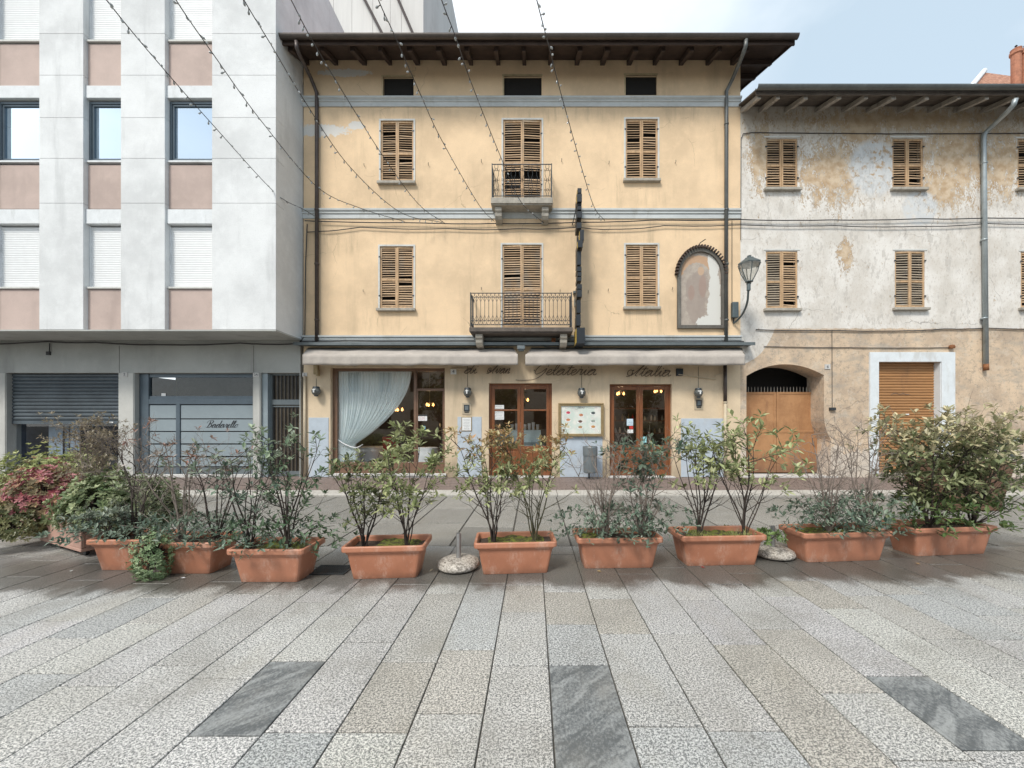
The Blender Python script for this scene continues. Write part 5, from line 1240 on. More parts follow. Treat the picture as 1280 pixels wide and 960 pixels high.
# cables
def cable(pxs, rad, label, sag=.0, off=.03, group=None, n_=10, seed=1):
    r = random.Random(seed); pts = []
    for (a, pa_), (b, pb_) in zip(pxs, pxs[1:]):
        for k in range(n_):
            t = k / n_; pts.append(W(a + (b - a) * t, pa_ + (pb_ - pa_) * t + sag * math.sin(math.pi * t) + r.uniform(-.15, .15), YF - off))
    pts.append(W(pxs[-1][0], pxs[-1][1], YF - off)); m = MB(); m.tube(pts, rad, 5); o = m.build('cable', M['cable']); tag(o, label, 'cable', group); return o
cable([(381, 276), (520, 278.5), (620, 279.5), (722, 278), (820, 275), (926, 274.5), (1040, 275), (1150, 273.5), (1232, 272.5), (1330, 271.5)], .014, 'upper black cable crossing the yellow and peeling facades at mid height', .8, .06, 'cables along the facades')
cable([(384, 290), (450, 284), (560, 286), (650, 286), (722, 284), (770, 286.5), (830, 282), (926, 281), (1040, 282), (1150, 283), (1232, 279.5), (1330, 279)], .012, 'lower black cable sagging just under the upper cable at mid height', 1.2, .05, 'cables along the facades', seed=2)
cable([(927, 172), (929, 167), (940, 165.5), (1060, 166.5), (1150, 167), (1330, 166)], .010, 'thin cable under the eaves of the peeling house', .3, .02, seed=3)
cable([(926, 300), (926.5, 172)], .008, 'thin vertical cable at the corner between the two old houses', 0, .02, seed=4)
cable([(945, 412), (1040, 413), (1130, 413.5), (1180, 411), (1232, 410), (1330, 412)], .014, 'black cable where white plaster meets brown render', .8, .03, seed=5)
cable([(955, 433), (1060, 434.5), (1188, 434.5)], .010, 'thin cable leading to the rusty box above the pale shutter frame', .5, .02, seed=6)
cable([(378, 427), (430, 426.5), (590, 426.5), (720, 427), (930, 427)], .016, 'grey cable along the moulding just above the awnings', .3, .09, seed=7)
cable([(590, 430), (640, 428.5), (665, 430), (700, 434), (722, 427)], .010, 'loose cable looping under the lower balcony', 1.5, .25, seed=8)
cable([(-60, 431), (60, 427), (120, 428), (200, 431), (300, 429), (372, 430)], .018, 'dark cable bundle under the overhang of the white office block', 1.0, .05, seed=9)
cable([(384, 280), (382, 330), (381, 420), (372, 431)], .014, 'cable running down the left corner of the yellow house', 0, .06, seed=10)
m = MB(); m.tube([pp_(62, 429, .03), pp_(61.5, 443, .03)], .012, 5); m.box(fx(59), fx(64), YF - .03, YF - .002, fz(444), fz(439.5)); tag(m.build('cable_stub', M['cable']), 'short hanging cable stub on the grey wall above the dark roller shutter', 'cable')

# fairy lights: strings from the facade out over the square
strings = [
 ([(398, 273, 10.1), (380, 262, 9.7), (344, 241, 9.2), (266, 156, 7.6), (200, 81, 6.3), (137, 5, 5.2), (90, -60, 4.4)], 'first from the left, ending beside the white block'),
 ([(506, 277, 10.1), (450, 260, 9.5), (397, 234, 8.9), (328, 153, 7.4), (266, 67, 6.1), (220, 0, 5.2), (180, -70, 4.4)], 'second from the left'),
 ([(552, 278, 10.1), (500, 265, 9.6), (436, 207, 8.4), (380, 125, 7.0), (340, 58, 6.0), (305, 0, 5.2), (268, -70, 4.4)], 'third from the left, passes the left downpipe'),
 ([(556, 279, 10.1), (523, 255, 9.5), (478, 194, 8.3), (425, 109, 6.9), (390, 50, 6.0), (364, 0, 5.2), (330, -70, 4.4)], 'crossing the top left shutters'),
 ([(618, 277, 10.1), (598, 255, 9.5), (552, 175, 8.1), (523, 112, 7.0), (494, 46, 5.9), (473, 0, 5.2), (447, -70, 4.4)], 'ending left of the upper balcony'),
 ([(680, 279, 10.1), (651, 252, 9.4), (627, 199, 8.5), (590, 106, 6.9), (569, 45, 5.8), (552, 0, 5.2), (530, -70, 4.4)], 'hanging down in front of the upper balcony'),
 ([(756, 276, 10.1), (740, 252, 9.5), (704, 127, 7.2), (689, 69, 6.3), (680, 35, 5.7), (671, 0, 5.2), (655, -70, 4.4)], 'rightmost, ending right of the black sign'),
]
bm_ = MB(); bm_.tube([(0, 0, 0), (0, 0, -.035)], .006, 5); bm_.cur = 1; bm_.lathe([(.007, -.035), (.014, -.045), (.016, -.06), (.010, -.078), (.001, -.084)], (0, 0, 0), 8)
bo_ = bm_.build('bulb', [M['cable'], M['lampglass']]); bulbme = bo_.data; bpy.data.objects.remove(bo_)
for i, (pts, wh) in enumerate(strings):
    P3 = catmull([W(*p) for p in pts], 10); r = random.Random(100 + i)
    e_ = empty('light_string', tuple(P3[0])); tag(e_, 'string of unlit fairy lights, ' + wh, 'fairy lights', 'fairy light strings')
    m = MB(); m.tube(P3, .0075, 5); m.build('wire', M['cable'], e_)
    acc = 0; nxt = .1
    for a, b in zip(P3, P3[1:]):
        seg = (b - a).length
        while nxt < acc + seg:
            p = a.lerp(b, (nxt - acc) / seg); o = bpy.data.objects.new('bulb', bulbme); COL.objects.link(o); o.parent = e_
            o.matrix_parent_inverse = e_.matrix_basis.inverted(); o.location = p; o.rotation_euler = (R(r.uniform(-75, 75)), R(r.uniform(-75, 75)), 0); nxt += r.uniform(.13, .23)
        acc += seg

# far roof on the right
fh = empty('red_roofed_house', (20, 16, 0)); tag(fh, 'red tiled hip roof peeping over the peeling house at the far right', 'building')
Yh = 14.0; xh0 = (1230 - CX) * Yh / F; zh = EYE + (HY - 108) * Yh / F; ap = (xh0 + 6, Yh + 4, zh + 4.6)
m = MB(); m.box(xh0 + .3, xh0 + 11.7, 18.6, 25, 0, zh - .1); m.build('wall', M['concrete'], fh)
roofm = N('curved_roof_tiles'); wv = roofm.new('ShaderNodeTexWave'); wv.wave_type = 'BANDS'; wv.bands_direction = 'X'; wv.inputs['Scale'].default_value = 1.9; wv.inputs['Distortion'].default_value = 1.5; roofm.link(roofm.tc.outputs['Object'], wv.inputs['Vector'])
c = roofm.mix(roofm.ramp(roofm.noise(7, 6, .7), .35, .65), (.33, .15, .09), (.62, .33, .22)); c = roofm.mix(roofm.ramp(wv.outputs['Fac'], .0, .35, .75, 0), c, (.12, .06, .045)); roofm.bump(wv.outputs['Fac'], 1, .05); M['hip'] = roofm.fin(c, .9)
m = MB(); b_ = [(xh0, Yh + 1, zh), (xh0 + 12, Yh + 1, zh), (xh0 + 12, Yh + 9, zh), (xh0, Yh + 9, zh)]; apx = (xh0 + 6, Yh + 5, zh + 5.2)
for k in range(4): m.face([b_[k], b_[(k + 1) % 4], apx])
m.box(xh0, xh0 + 12, Yh + 1, Yh + 9, zh - .2, zh - .005); m.build('roof', M['hip'], fh)
m = MB(); m.tube([Vector(b_[0]) + Vector((-.02, -.02, .04)), Vector(apx) + Vector((-.02, -.02, .06))], .11, 8); m.build('ridge_capping', M['lintel'], fh)
m = MB(); m.box(xh0 + 4 , xh0 + 8, 18, 20, 5, zh - .2); m.build('wall', M['concrete'], fh)
yc_ = 15.6; kc = yc_ / F
for px in (1270, 1281):
    x = (px - CX) * kc; zt_ = EYE + (HY - 62) * kc; ch = MB(); ch.lathe([(.14, -1.6), (.15, -.25), (.19, -.2), (.19, -.1), (.15, -.08), (.17, 0), (.12, .01)], (x, yc_, zt_), 14); co = ch.build('chimney', M['brick_red'], fh)
    ch = MB(); ch.tube([(x, yc_, zt_), (x, yc_, zt_ + .12)], .02, 5); ch.lathe([(.001, .1), (.05, .14), (.001, .2)], (x, yc_, zt_), 8); ch.build('finial', M['iron'], co)
# buildings behind the viewer, across the square (seen only mirrored in the panes)
ac = empty('facing_building', (0, -16, 0)); tag(ac, 'cream building across the square, mirrored in the cafe windows', 'building')
hs = [(x, x + 1.2, z, z + 1.9) for x in range(-24, 22, 3) for z in (1.0, 4.6)]
m = MB(); m.wall(-26, 24, 0, 7.5, -16, .3, hs); m.box(-26, 24, -16.32, -16.3, 0, 7.5); m.build('wall', plain('facing_wall', (.46, .40, .32), .9, var=.2, scale=.6), ac)
for h in hs: m = MB(); m.box(h[0], h[1], -16 + .12, -16 + .14, h[2], h[3]); m.build('window', M['dark'], ac)
rt = random.Random(9)
for tx, ty in ((-7.5, -9), (-2.5, -10), (3.2, -9.5), (8.5, -10)):
    e_ = empty('street_tree', (tx, ty, 0)); tag(e_, 'tree across the square mirrored in the cafe windows', 'tree', 'trees across the square')
    m = MB(); m.tube([(tx, ty, 0), (tx + .1, ty, 1.4), (tx, ty + .1, 2.8)], [.16, .12, .09], 8)
    for k in range(9):
        a = rt.uniform(0, 6.28); m.tube([(tx, ty, 1.8 + k * .12), (tx + .9 * math.cos(a), ty + .9 * math.sin(a), 3 + k * .1), (tx + 1.5 * math.cos(a), ty + 1.5 * math.sin(a), 3.8 + k * .15)], [.05, .03, .012], 5)
    m.build('trunk', M['black'], e_)
    m = MB()
    for k in range(1500):
        d_ = Vector((rt.gauss(0, 1), rt.gauss(0, 1), rt.gauss(0, .8))); d_ = d_.normalized() * rt.uniform(.6, 1.9); p_ = Vector((tx, ty, 3.6)) + d_; m.col = (.05 + rt.random() * .08, .06 + rt.random() * .06, .02)
        u_ = Vector((rt.uniform(-1, 1), rt.uniform(-1, 1), rt.uniform(-1, 1))) * .12; v_ = Vector((rt.uniform(-1, 1), rt.uniform(-1, 1), rt.uniform(-1, 1))) * .10; m.face([p_ - u_, p_ - v_, p_ + u_, p_ + v_])
    m.build('crown', M['leaf'] , e_)

# ================================================================== PLANTERS
def planter(cx_, yfront, L_, rot, label, D_=.40, H_=.33, moss=True, group='terracotta planters in the row'):
    """cx_, yfront: middle of the front rim edge"""
    e_ = empty('planter', (cx_, yfront, 0), rot, absolute=False); tag(e_, label, 'planter', group)
    def ringp(l, d_, z, r=.03):
        P = []
        for sx_, sy_, a0 in ((1, 1, 0), (-1, 1, 90), (-1, -1, 180), (1, -1, 270)):
            for k in range(4):
                a = R(a0 + 30 * k); P.append((sx_ * (l / 2 - r) + r * math.cos(a), D_ / 2 + sy_ * (d_ / 2 - r) + r * math.sin(a), z))
        return P
    prof = [(L_ - .17, D_ - .13, 0.002, .03), (L_ - .165, D_ - .125, .02, .03), (L_ - .085, D_ - .065, H_ * .74, .03), (L_ - .08, D_ - .06, H_ * .76, .03), (L_ - .06, D_ - .045, H_ * .775, .03), (L_ - .05, D_ - .04, H_ - .052, .03), (L_ - .0, D_ + .0, H_ - .05, .035),
            (L_ + .004, D_ + .004, H_ - .04, .036), (L_ + .004, D_ + .004, H_ - .008, .036), (L_ - .006, D_ - .006, H_, .034), (L_ - .045, D_ - .045, H_, .03), (L_ - .055, D_ - .055, H_ - .008, .03), (L_ - .075, D_ - .075, H_ - .075, .03)]
    m = MB(); n_ = 16
    for l, d_, z, r in prof: m.v += ringp(l, d_, z, r)
    for i in range(len(prof) - 1):
        for k in range(n_): m.addf(0, (i * n_ + k, i * n_ + (k + 1) % n_, (i + 1) * n_ + (k + 1) % n_, (i + 1) * n_ + k))
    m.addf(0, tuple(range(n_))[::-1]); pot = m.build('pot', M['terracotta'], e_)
    def sheet(z, mat, name, x0, x1, hf, nx=26, ny=9, edge=0):
        m = MB(); l, d_ = L_ - .07, D_ - .07
        for j in range(ny + 1):
            for i in range(nx + 1):
                x = -l / 2 + l * (x0 + (x1 - x0) * i / nx); y = D_ / 2 + d_ * (j / ny - .5)
                ed = min(i, nx - i) / nx; z_ = z + hf * noise.noise(Vector((x * 9 + cx_ * 7, y * 9, z))) + hf * .6 * noise.noise(Vector((x * 30, y * 30, cx_)))
                if edge: z_ -= max(0, .14 - ed) * .25 + .02 * max(0, noise.noise(Vector((x * 5 + 9 + cx_, y * 6, 2))))
                m.v.append((x, y, z_))
        for j in range(ny):
            for i in range(nx): a = j * (nx + 1) + i; m.addf(0, (a, a + 1, a + nx + 2, a + nx + 1))
        return m.build(name, mat, e_, smooth=True)
    sheet(H_ - .055, M['soil'], 'soil', 0, 1, .012)
    if moss:
        sheet(H_ - .040, M['moss'], 'moss', moss[0], moss[1], .022, edge=1)
    return e_
PL = [ # cx, yfront, L, rot, label, moss
 (-4.20, 3.79, .66, 0, 'small terracotta planter beside the pink concrete box', False),
 (-3.50, 3.70, .70, 0, 'terracotta planter with a green sedum spilling over its left end', False),
 (-2.51, 3.50, .725, 0, 'terracotta planter left of the drain grate', (0.1, .9)),
 (-1.44, 3.585, .78, 4, 'terracotta planter between the drain grate and the left bollard', (.25, .98)),
 (-.175, 3.70, .82, 4, 'terracotta planter right of the left bollard, with bright moss', (.05, .98)),
 (.892, 3.845, .89, 2, 'terracotta planter holding bare twigs, in front of the litter bin', (.02, .3)),
 (2.0, 3.92, .92, 3, 'terracotta planter just left of the right bollard', (.08, .96)),
 (3.40, 4.04, 1.04, 5, 'terracotta planter with low blue green shrubs, second from the right', (.1, .8)),
 (4.79, 4.24, 1.07, 6, 'terracotta planter at the right end, under the densest shrub', False)]
for cx_, yf, L_, rot, lab, ms in PL: planter(cx_, yf, L_, R(rot), lab, moss=ms)

# ================================================================== PLANTS
def mixc(a, b, t): return tuple(a[i] + (b[i] - a[i]) * t for i in range(3))
def leaf(mb, p, dr, ln, wd, up, col, r):
    dr = dr.normalized(); side = dr.cross(up)
    if side.length < .05: side = dr.orthogonal()
    side.normalize(); nrm = side.cross(dr)
    t = p + dr * ln - nrm * ln * .12; m1 = p + dr * ln * .5 - nrm * wd * .18
    l_ = p + dr * ln * .5 + side * wd * .5 + nrm * wd * .08; r2 = p + dr * ln * .5 - side * wd * .5 + nrm * wd * .08
    q1 = p + dr * ln * .8 + side * wd * .3 - nrm * ln * .05; q2 = p + dr * ln * .8 - side * wd * .3 - nrm * ln * .05
    b = len(mb.v); mb.v += [tuple(p), tuple(l_), tuple(q1), tuple(t), tuple(q2), tuple(r2), tuple(m1)]
    mb.col = col
    mb.addf(b, (0, 6, 1)); mb.addf(b, (1, 6, 3, 2)); mb.addf(b, (0, 5, 6)); mb.addf(b, (6, 5, 4, 3))
def shrub(base, H, spread, label, seed, nst=6, leaves=(.45, 1.0), dens=1.0, cols=((.10, .15, .05), (.20, .25, .09)), tip=None, tipz=.8, lsize=.062, low=None, twiggy=0, barkm='bark', name='shrub', cat='shrub', group=None, nbr=5, flat=False, lean=0.0, brlen=1.0, thick=1.0):
    """multi-stemmed shrub: leaves=(from,to) relative heights that carry leaf whorls; low=(to, colours, size, density) a dense skirt near the soil"""
    r = random.Random(seed); base = Vector(base); e_ = empty(name, tuple(base)); tag(e_, label, cat, group); lsize *= 1.22; spread *= 1.3; nbr *= .72; dens *= .9; twiggy = twiggy
    br = MB(); lf = MB(); tw = MB()
    def leafcol(z, cc):
        c = mixc(cc[0], cc[1], min(1, max(0, r.gauss(.4, .3))))
        if tip and z > tipz and r.random() < (z - tipz) / (1 - tipz) * .9 + .1: c = mixc(c, tip, r.uniform(.25, .95))
        b = r.uniform(.75, 1.25); return tuple(max(.01, x * b) for x in c)
    def whorl(p, dr, n_, size, cc, z):
        dr = dr.normalized(); o1 = dr.orthogonal().normalized(); o2 = dr.cross(o1); a0 = r.uniform(0, 6.28)
        for k in range(n_):
            a = a0 + k * 2.4; ud = (o1 * math.cos(a) + o2 * math.sin(a)); dd = dr * r.uniform(.25, 1.0) + ud * r.uniform(.6, 1.0) + Vector((0, 0, r.uniform(-.25, .15)))
            ln = size * r.uniform(.65, 1.3); leaf(lf, p - dr * r.uniform(0, size * .5), dd, ln, ln * r.uniform(.34, .48), Vector((r.uniform(-.3, .3), r.uniform(-.3, .3), 1)).normalized(), leafcol(z, cc), r)
    def twig(p, dr, ln, rad, lev, z0):
        n_ = 4; pts = [p]; d_ = dr.normalized()
        for k in range(n_):
            d_ = (d_ + Vector((r.gauss(0, .16), r.gauss(0, .16), r.gauss(.07, .12)))).normalized(); pts.append(pts[-1] + d_ * ln / n_)
        (tw if lev > 0 and twiggy else br).tube(pts, [rad * (1 - .7 * k / n_) for k in range(n_ + 1)], 4 if lev else 5, cap=False)
        for k in range(1, n_ + 1):
            q = pts[k]; z = (q.z - base.z) / H
            if leaves and leaves[0] <= z <= leaves[1] + .2:
                if k == n_: whorl(q, d_, r.randint(4, 7) if r.random() < dens else 0, lsize, cols, z)
                elif r.random() < .42 * dens: whorl(q, d_, r.randint(1, 3), lsize * .85, cols, z)
            if lev < 1 + (1 if twiggy else 0) and k >= 1 and r.random() < (.75 if twiggy else .5):
                o = d_.orthogonal().normalized(); a = r.uniform(0, 6.28); o = (o * math.cos(a) + d_.cross(o) * math.sin(a))
                twig(q, d_ * .8 + o * .8 + Vector((0, 0, .15)), ln * r.uniform(.4, .75), rad * .55, lev + 1, z)
    for s_ in range(nst):
        a = 2 * math.pi * (s_ + r.uniform(-.3, .3)) / nst; sp = spread * r.uniform(.25, .85); o = Vector((math.cos(a), math.sin(a) * (.6), 0))
        p0 = base + o * .03 * r.random(); h = H * r.uniform(.78, .97); pts = []; nn_ = 8; rad = .0085 * r.uniform(.75, 1.25) * thick
        wx, wy_ = r.uniform(0, 6), r.uniform(0, 6)
        for k in range(nn_ + 1):
            t = k / nn_; pts.append(p0 + Vector((0, 0, h * t)) + o * sp * t ** 1.25 + Vector((math.sin(wx + t * 7) * .018 + lean * t, math.sin(wy_ + t * 6) * .018, 0)) * (1 if k else 0))
        br.tube(pts, [rad * (1 - .72 * k / nn_) for k in range(nn_ + 1)], 6)
        for k in range(2, nn_ + 1):
            nb = nbr / 6.0; 
            cnt = int(nb) + (1 if r.random() < nb - int(nb) else 0)
            for _ in range(cnt):
                aa = r.uniform(0, 6.28); d_ = Vector((math.cos(aa), math.sin(aa), r.uniform(.35, 1.0))) + o * .4
                t = k / nn_; hl = spread * r.uniform(.35, .8) * brlen * (1.15 - .35 * t)
                if pts[k].z + hl * .5 > base.z + H * 1.06: hl *= .5
                twig(pts[k], d_, hl, rad * .5, 0, t)
        if leaves: whorl(pts[-1], Vector((0, 0, 1)), 6, lsize, cols, 1)
    if low:
        zt_, cc, sz, nl = low; nl = int(nl * 1.7); sz *= 1.12
        for _ in range(nl):
            a = r.uniform(0, 6.28); u = r.random() ** .5; z = r.random() ** .8; rr = spread * (.55 + .6 * math.sin(math.pi * min(1, z * .8 + .1))) * u
            p = base + Vector((rr * math.cos(a) * 1.25, rr * math.sin(a) * .75, H * zt_ * z * (1 - .25 * u)))
            whorl(p, Vector((math.cos(a) * .7, math.sin(a) * .7, .8)), r.randint(3, 5), sz, cc, 0)
        for _ in range(nl // 14):
            a = r.uniform(0, 6.28); rr = spread * r.uniform(.4, 1.1); br.tube([base, base + Vector((rr * .5 * math.cos(a), rr * .4 * math.sin(a), H * zt_ * .5)), base + Vector((rr * math.cos(a), rr * .7 * math.sin(a), H * zt_ * r.uniform(.6, 1)))], [.006, .004, .002], 4)
    br.build('stem', M[barkm], e_)
    if tw.v: tw.build('twigs', M['twig'], e_)
    if lf.v: lf.build('foliage', M['leaf'], e_)
    return e_
def at(px, py, Y, z=None):
    v = W(px, py, Y); return v
zs_ = .285
LIGHT = ((.20, .24, .10), (.50, .52, .28)); OLIVE = ((.11, .14, .06), (.36, .38, .20)); DARK = ((.035, .075, .045), (.10, .16, .09)); BLUEG = ((.075, .12, .085), (.25, .31, .23))
def base(px, yp): return ((px - CX) * yp / F, yp, zs_)
def Ht(pytop, yp): return EYE + (HY - pytop) * yp / F - zs_
# planter 9 (right end): dense
shrub(base(1160, 4.42), Ht(528, 4.42), .46, 'dense leafy shrub with pale bronze tips, left one in the right end planter', 1, 7, (.02, 1.0), 1.0, OLIVE, (.58, .50, .32), .62, .068, nbr=15, low=(.35, ((.07, .12, .04), (.17, .22, .08)), .075, 70), group='dense shrubs in the right end planter', barkm='bark')
shrub(base(1216, 4.46), Ht(532, 4.46), .50, 'dense leafy shrub with pale bronze tips, right one in the right end planter', 2, 8, (.02, 1.0), 1.0, OLIVE, (.58, .50, .32), .62, .068, nbr=14, low=(.35, ((.07, .12, .04), (.17, .22, .08)), .075, 60), group='dense shrubs in the right end planter', barkm='bark')
# planter 8
shrub(base(1036, 4.22), Ht(540, 4.22), .36, 'half bare blue green shrub, left one in the second planter from the right', 3, 7, None, 0, DARK, nbr=8, twiggy=1, barkm='twig', low=(.40, BLUEG, .055, 105), group='half bare shrubs in the second planter from the right', lean=-.03)
shrub(base(1080, 4.25), Ht(528, 4.25), .32, 'half bare blue green shrub, right one in the second planter from the right', 4, 7, None, 0, DARK, nbr=8, twiggy=1, barkm='twig', low=(.42, BLUEG, .055, 105), group='half bare shrubs in the second planter from the right', lean=.04)
# planter 7
shrub(base(874, 4.08), Ht(545, 4.08), .37, 'airy light green shrub, left one beside the right bollard', 5, 7, (.5, 1.0), .95, LIGHT, None, .8, .066, nbr=6, group='airy shrubs in the planter beside the right bollard')
shrub(base(931, 4.08), Ht(538, 4.08), .40, 'airy light green shrub, right one beside the right bollard', 6, 7, (.45, 1.0), .95, LIGHT, None, .8, .068, nbr=6, group='airy shrubs in the planter beside the right bollard')
# planter 6
shrub(base(756, 4.0), Ht(545, 4.0), .34, 'bare twiggy shrub with dark low leaves, left one in front of the litter bin', 7, 8, None, 0, DARK, nbr=7, twiggy=1, low=(.36, BLUEG, .050, 85), group='bare shrubs in front of the litter bin', barkm='twig')
shrub(base(803, 4.02), Ht(545, 4.02), .34, 'bare twiggy shrub with dark low leaves, right one in front of the litter bin', 8, 8, (.5, .8), .15, BLUEG, nbr=7, twiggy=1, low=(.42, BLUEG, .055, 95), group='bare shrubs in front of the litter bin', barkm='twig')
# planter 5
shrub(base(617, 3.87), Ht(548, 3.87), .34, 'leafy shrub with reddish tips, left one right of the left bollard', 9, 8, (.42, 1.0), 1.0, LIGHT, (.42, .22, .10), .74, .052, nbr=8, group='reddish tipped shrubs right of the left bollard')
shrub(base(668, 3.90), Ht(548, 3.9), .34, 'leafy shrub with reddish tips, right one right of the left bollard', 10, 7, (.48, 1.0), 1.0, LIGHT, (.42, .22, .10), .74, .052, nbr=8, group='reddish tipped shrubs right of the left bollard', barkm='bark_green')
# planter 4
shrub(base(455, 3.75), Ht(580, 3.75), .34, 'lower leafy shrub, left one right of the drain grate', 11, 6, (.3, 1.0), .95, OLIVE, None, .8, .060, nbr=6, group='shrubs right of the drain grate', lean=-.05)
shrub(base(509, 3.77), Ht(547, 3.77), .34, 'taller leafy shrub, right one right of the drain grate', 12, 7, (.35, 1.0), 1.0, LIGHT, None, .8, .064, nbr=7, group='shrubs right of the drain grate')
# planter 3
shrub(base(310, 3.68), Ht(560, 3.68), .38, 'loose grey green shrub, left one left of the drain grate', 13, 6, (.15, 1.0), .6, BLUEG, (.30, .33, .25), .7, .052, nbr=6, low=(.3, BLUEG, .05, 40), group='shrubs left of the drain grate', lean=-.04)
shrub(base(360, 3.70), Ht(542, 3.7), .38, 'loose grey green shrub, right one left of the drain grate', 14, 6, (.05, 1.0), .7, ((.075, .13, .07), (.22, .29, .17)), (.30, .36, .25), .8, .052, nbr=6, low=(.35, ((.06, .11, .06), (.16, .23, .13)), .056, 60), group='shrubs left of the drain grate')
# planter 2
shrub(base(226, 3.9), Ht(548, 3.9), .36, 'bare brown shrub with curled dead leaves above the sedum', 15, 7, (.6, 1.0), .10, ((.26, .21, .17), (.42, .38, .34)), (.30, .14, .10), .9, .04, nbr=5, twiggy=1, low=(.30, BLUEG, .05, 60), barkm='twig', thick=1.1)
shrub(base(272, 3.88), Ht(562, 3.88), .34, 'bare brown shrub with grey green leaves at its foot, right of the sedum', 16, 6, (.5, 1.0), .12, BLUEG, (.34, .14, .10), .9, .045, nbr=5, twiggy=1, low=(.32, BLUEG, .05, 60), barkm='bark')
# planter 1
shrub(base(140, 3.97), Ht(640, 3.97), .34, 'low spreading grey green shrub in the planter beside the pink box', 17, 6, (.05, 1.0), .8, BLUEG, (.30, .33, .26), .7, .048, nbr=8, low=(.8, BLUEG, .05, 80), lean=-.03)
shrub(base(172, 4.02), Ht(548, 4.02), .30, 'bare dark twiggy shrub in front of the grey pillar', 18, 6, None, 0, nbr=6, twiggy=1, barkm='bark')
# dried brown plant
shrub(((118 - CX) * 4.5 / F, 4.5, .35), Ht(528, 4.5) - .06, .34, 'tall dried brown flowering plant in front of the half open shutter', 19, 10, (.42, 1.0), 1.0, ((.20, .165, .11), (.38, .32, .22)), None, .8, .030, nbr=15, barkm='twig', name='dried_plant', cat='plant')
# mounded plants
def mound(c, rx, ry, rz_, label, seed, cols, size, count, name='bush', group=None, tip=None, droop=0, stem=True, alt=None):
    r = random.Random(seed); e_ = empty(name, (c[0], c[1], c[2])); tag(e_, label, 'plant', group); lf = MB(); st = MB(); c = Vector(c)
    ph = [r.uniform(0, 6) for _ in range(4)]
    for _ in range(count):
        a = r.uniform(0, 6.28); el_ = math.asin(r.uniform(-.15 if not droop else -.9, 1)); d_ = Vector((math.cos(a) * math.cos(el_), math.sin(a) * math.cos(el_), math.sin(el_)))
        lump = 1 + .16 * math.sin(3 * a + ph[0]) * math.cos(el_ * 3 + ph[1]) + .12 * math.sin(7 * a + ph[2] + 4 * el_); k = r.uniform(.72, 1.03) * lump
        p = c + Vector((d_.x * rx, d_.y * ry, d_.z * rz_)) * k
        cc = mixc(cols[0], cols[1], min(1, max(0, r.gauss(.45, .32))))
        if alt and noise.noise(p * 6) > .1: cc = mixc(cc, alt, .8)
        if tip and r.random() < tip[1]: cc = mixc(cc, tip[0], r.uniform(.4, 1))
        b = r.uniform(.75, 1.2); o1 = d_.orthogonal().normalized(); o2 = d_.cross(o1); a0 = r.uniform(0, 6)
        for q in range(5):
            an = a0 + q * 1.257; dd = d_ * r.uniform(.2, .8) + (o1 * math.cos(an) + o2 * math.sin(an)) * .9 + Vector((0, 0, .25 if not droop else -.2)); ln = size * r.uniform(.7, 1.3)
            leaf(lf, p, dd, ln, ln * .45, (d_ + Vector((0, 0, .4))).normalized(), tuple(x * b for x in cc), r)
        if r.random() < .12: st.tube([c - Vector((0, 0, rz_ * .1)), c.lerp(p, .5) + Vector((0, 0, .03)), p], [.006, .004, .002], 4)
    lf.build('foliage', M['leaf'], e_); st.build('stem', M['bark'], e_)
YG = ((.22, .26, .09), (.50, .52, .24)); VG = ((.13, .19, .08), (.42, .46, .26))
mound((-4.95, 4.42, .42), .56, .36, .48, 'variegated pale green bush over the pink concrete box', 21, VG, .046, 1500)
mound((-4.50, 4.42, .40), .36, .32, .44, 'dull green bush at the right end of the pink concrete box', 22, ((.11, .14, .07), (.28, .30, .17)), .04, 900)
mound((-6.12, 4.72, .46), .48, .32, .50, 'bush with crimson pink leaves left of the variegated bush', 23, ((.30, .07, .09), (.55, .25, .26)), .045, 1000, tip=((.55, .40, .22), .25), alt=(.16, .18, .08))
mound((-6.75, 5.3, .50), .95, .40, .64, 'yellow green bush behind the crimson pink bush', 24, YG, .045, 1500)
mound((-6.2, 4.42, .22), .36, .26, .34, 'olive green feathery bush at the left edge of the picture', 25, ((.16, .17, .07), (.32, .31, .15)), .035, 800, tip=((.1, .12, .05), .3))
mound((-3.70, 3.66, .20), .17, .14, .25, 'bright green sedum spilling down over the front of a planter on the left', 26, ((.15, .23, .11), (.36, .46, .25)), .024, 620, name='sedum', droop=1)
mound((2.36, 4.6, .12), .12, .1, .12, 'small green weed growing beside the right bollard', 27, ((.12, .18, .06), (.22, .32, .1)), .05, 26, name='weed')
mound(((968 - CX) * 4.02 / F, 4.1, .24), .16, .1, .11, 'trailing green sprig hanging over the left end of the second planter from the right', 28, ((.12, .20, .06), (.26, .36, .14)), .05, 34, name='sprig')
# grass tufts in planter mouths
def tuft(px, yp, label, seed, n_=60):
    r = random.Random(seed); m = MB(); b = Vector(base(px, yp))
    for _ in range(n_):
        a = r.uniform(0, 6.28); d_ = Vector((math.cos(a) * r.uniform(.1, .8), math.sin(a) * .5, 1)); p = b + Vector((r.uniform(-.1, .1), r.uniform(-.06, .06), -.01)); leaf(m, p, d_, r.uniform(.05, .13), .006, Vector((0, -1, 0)), mixc((.18, .20, .06), (.40, .42, .16), r.random()), r)
    tag(m.build('grass_tuft', M['leaf']), label, 'grass')
tuft(926, 4.0, 'tuft of thin grass at the foot of the airy shrub by the right bollard', 1); tuft(870, 4.0, 'tuft of thin grass at the left shrub by the right bollard', 2, 40); tuft(1083, 4.12, 'tuft of thin grass in the second planter from the right', 3, 50)

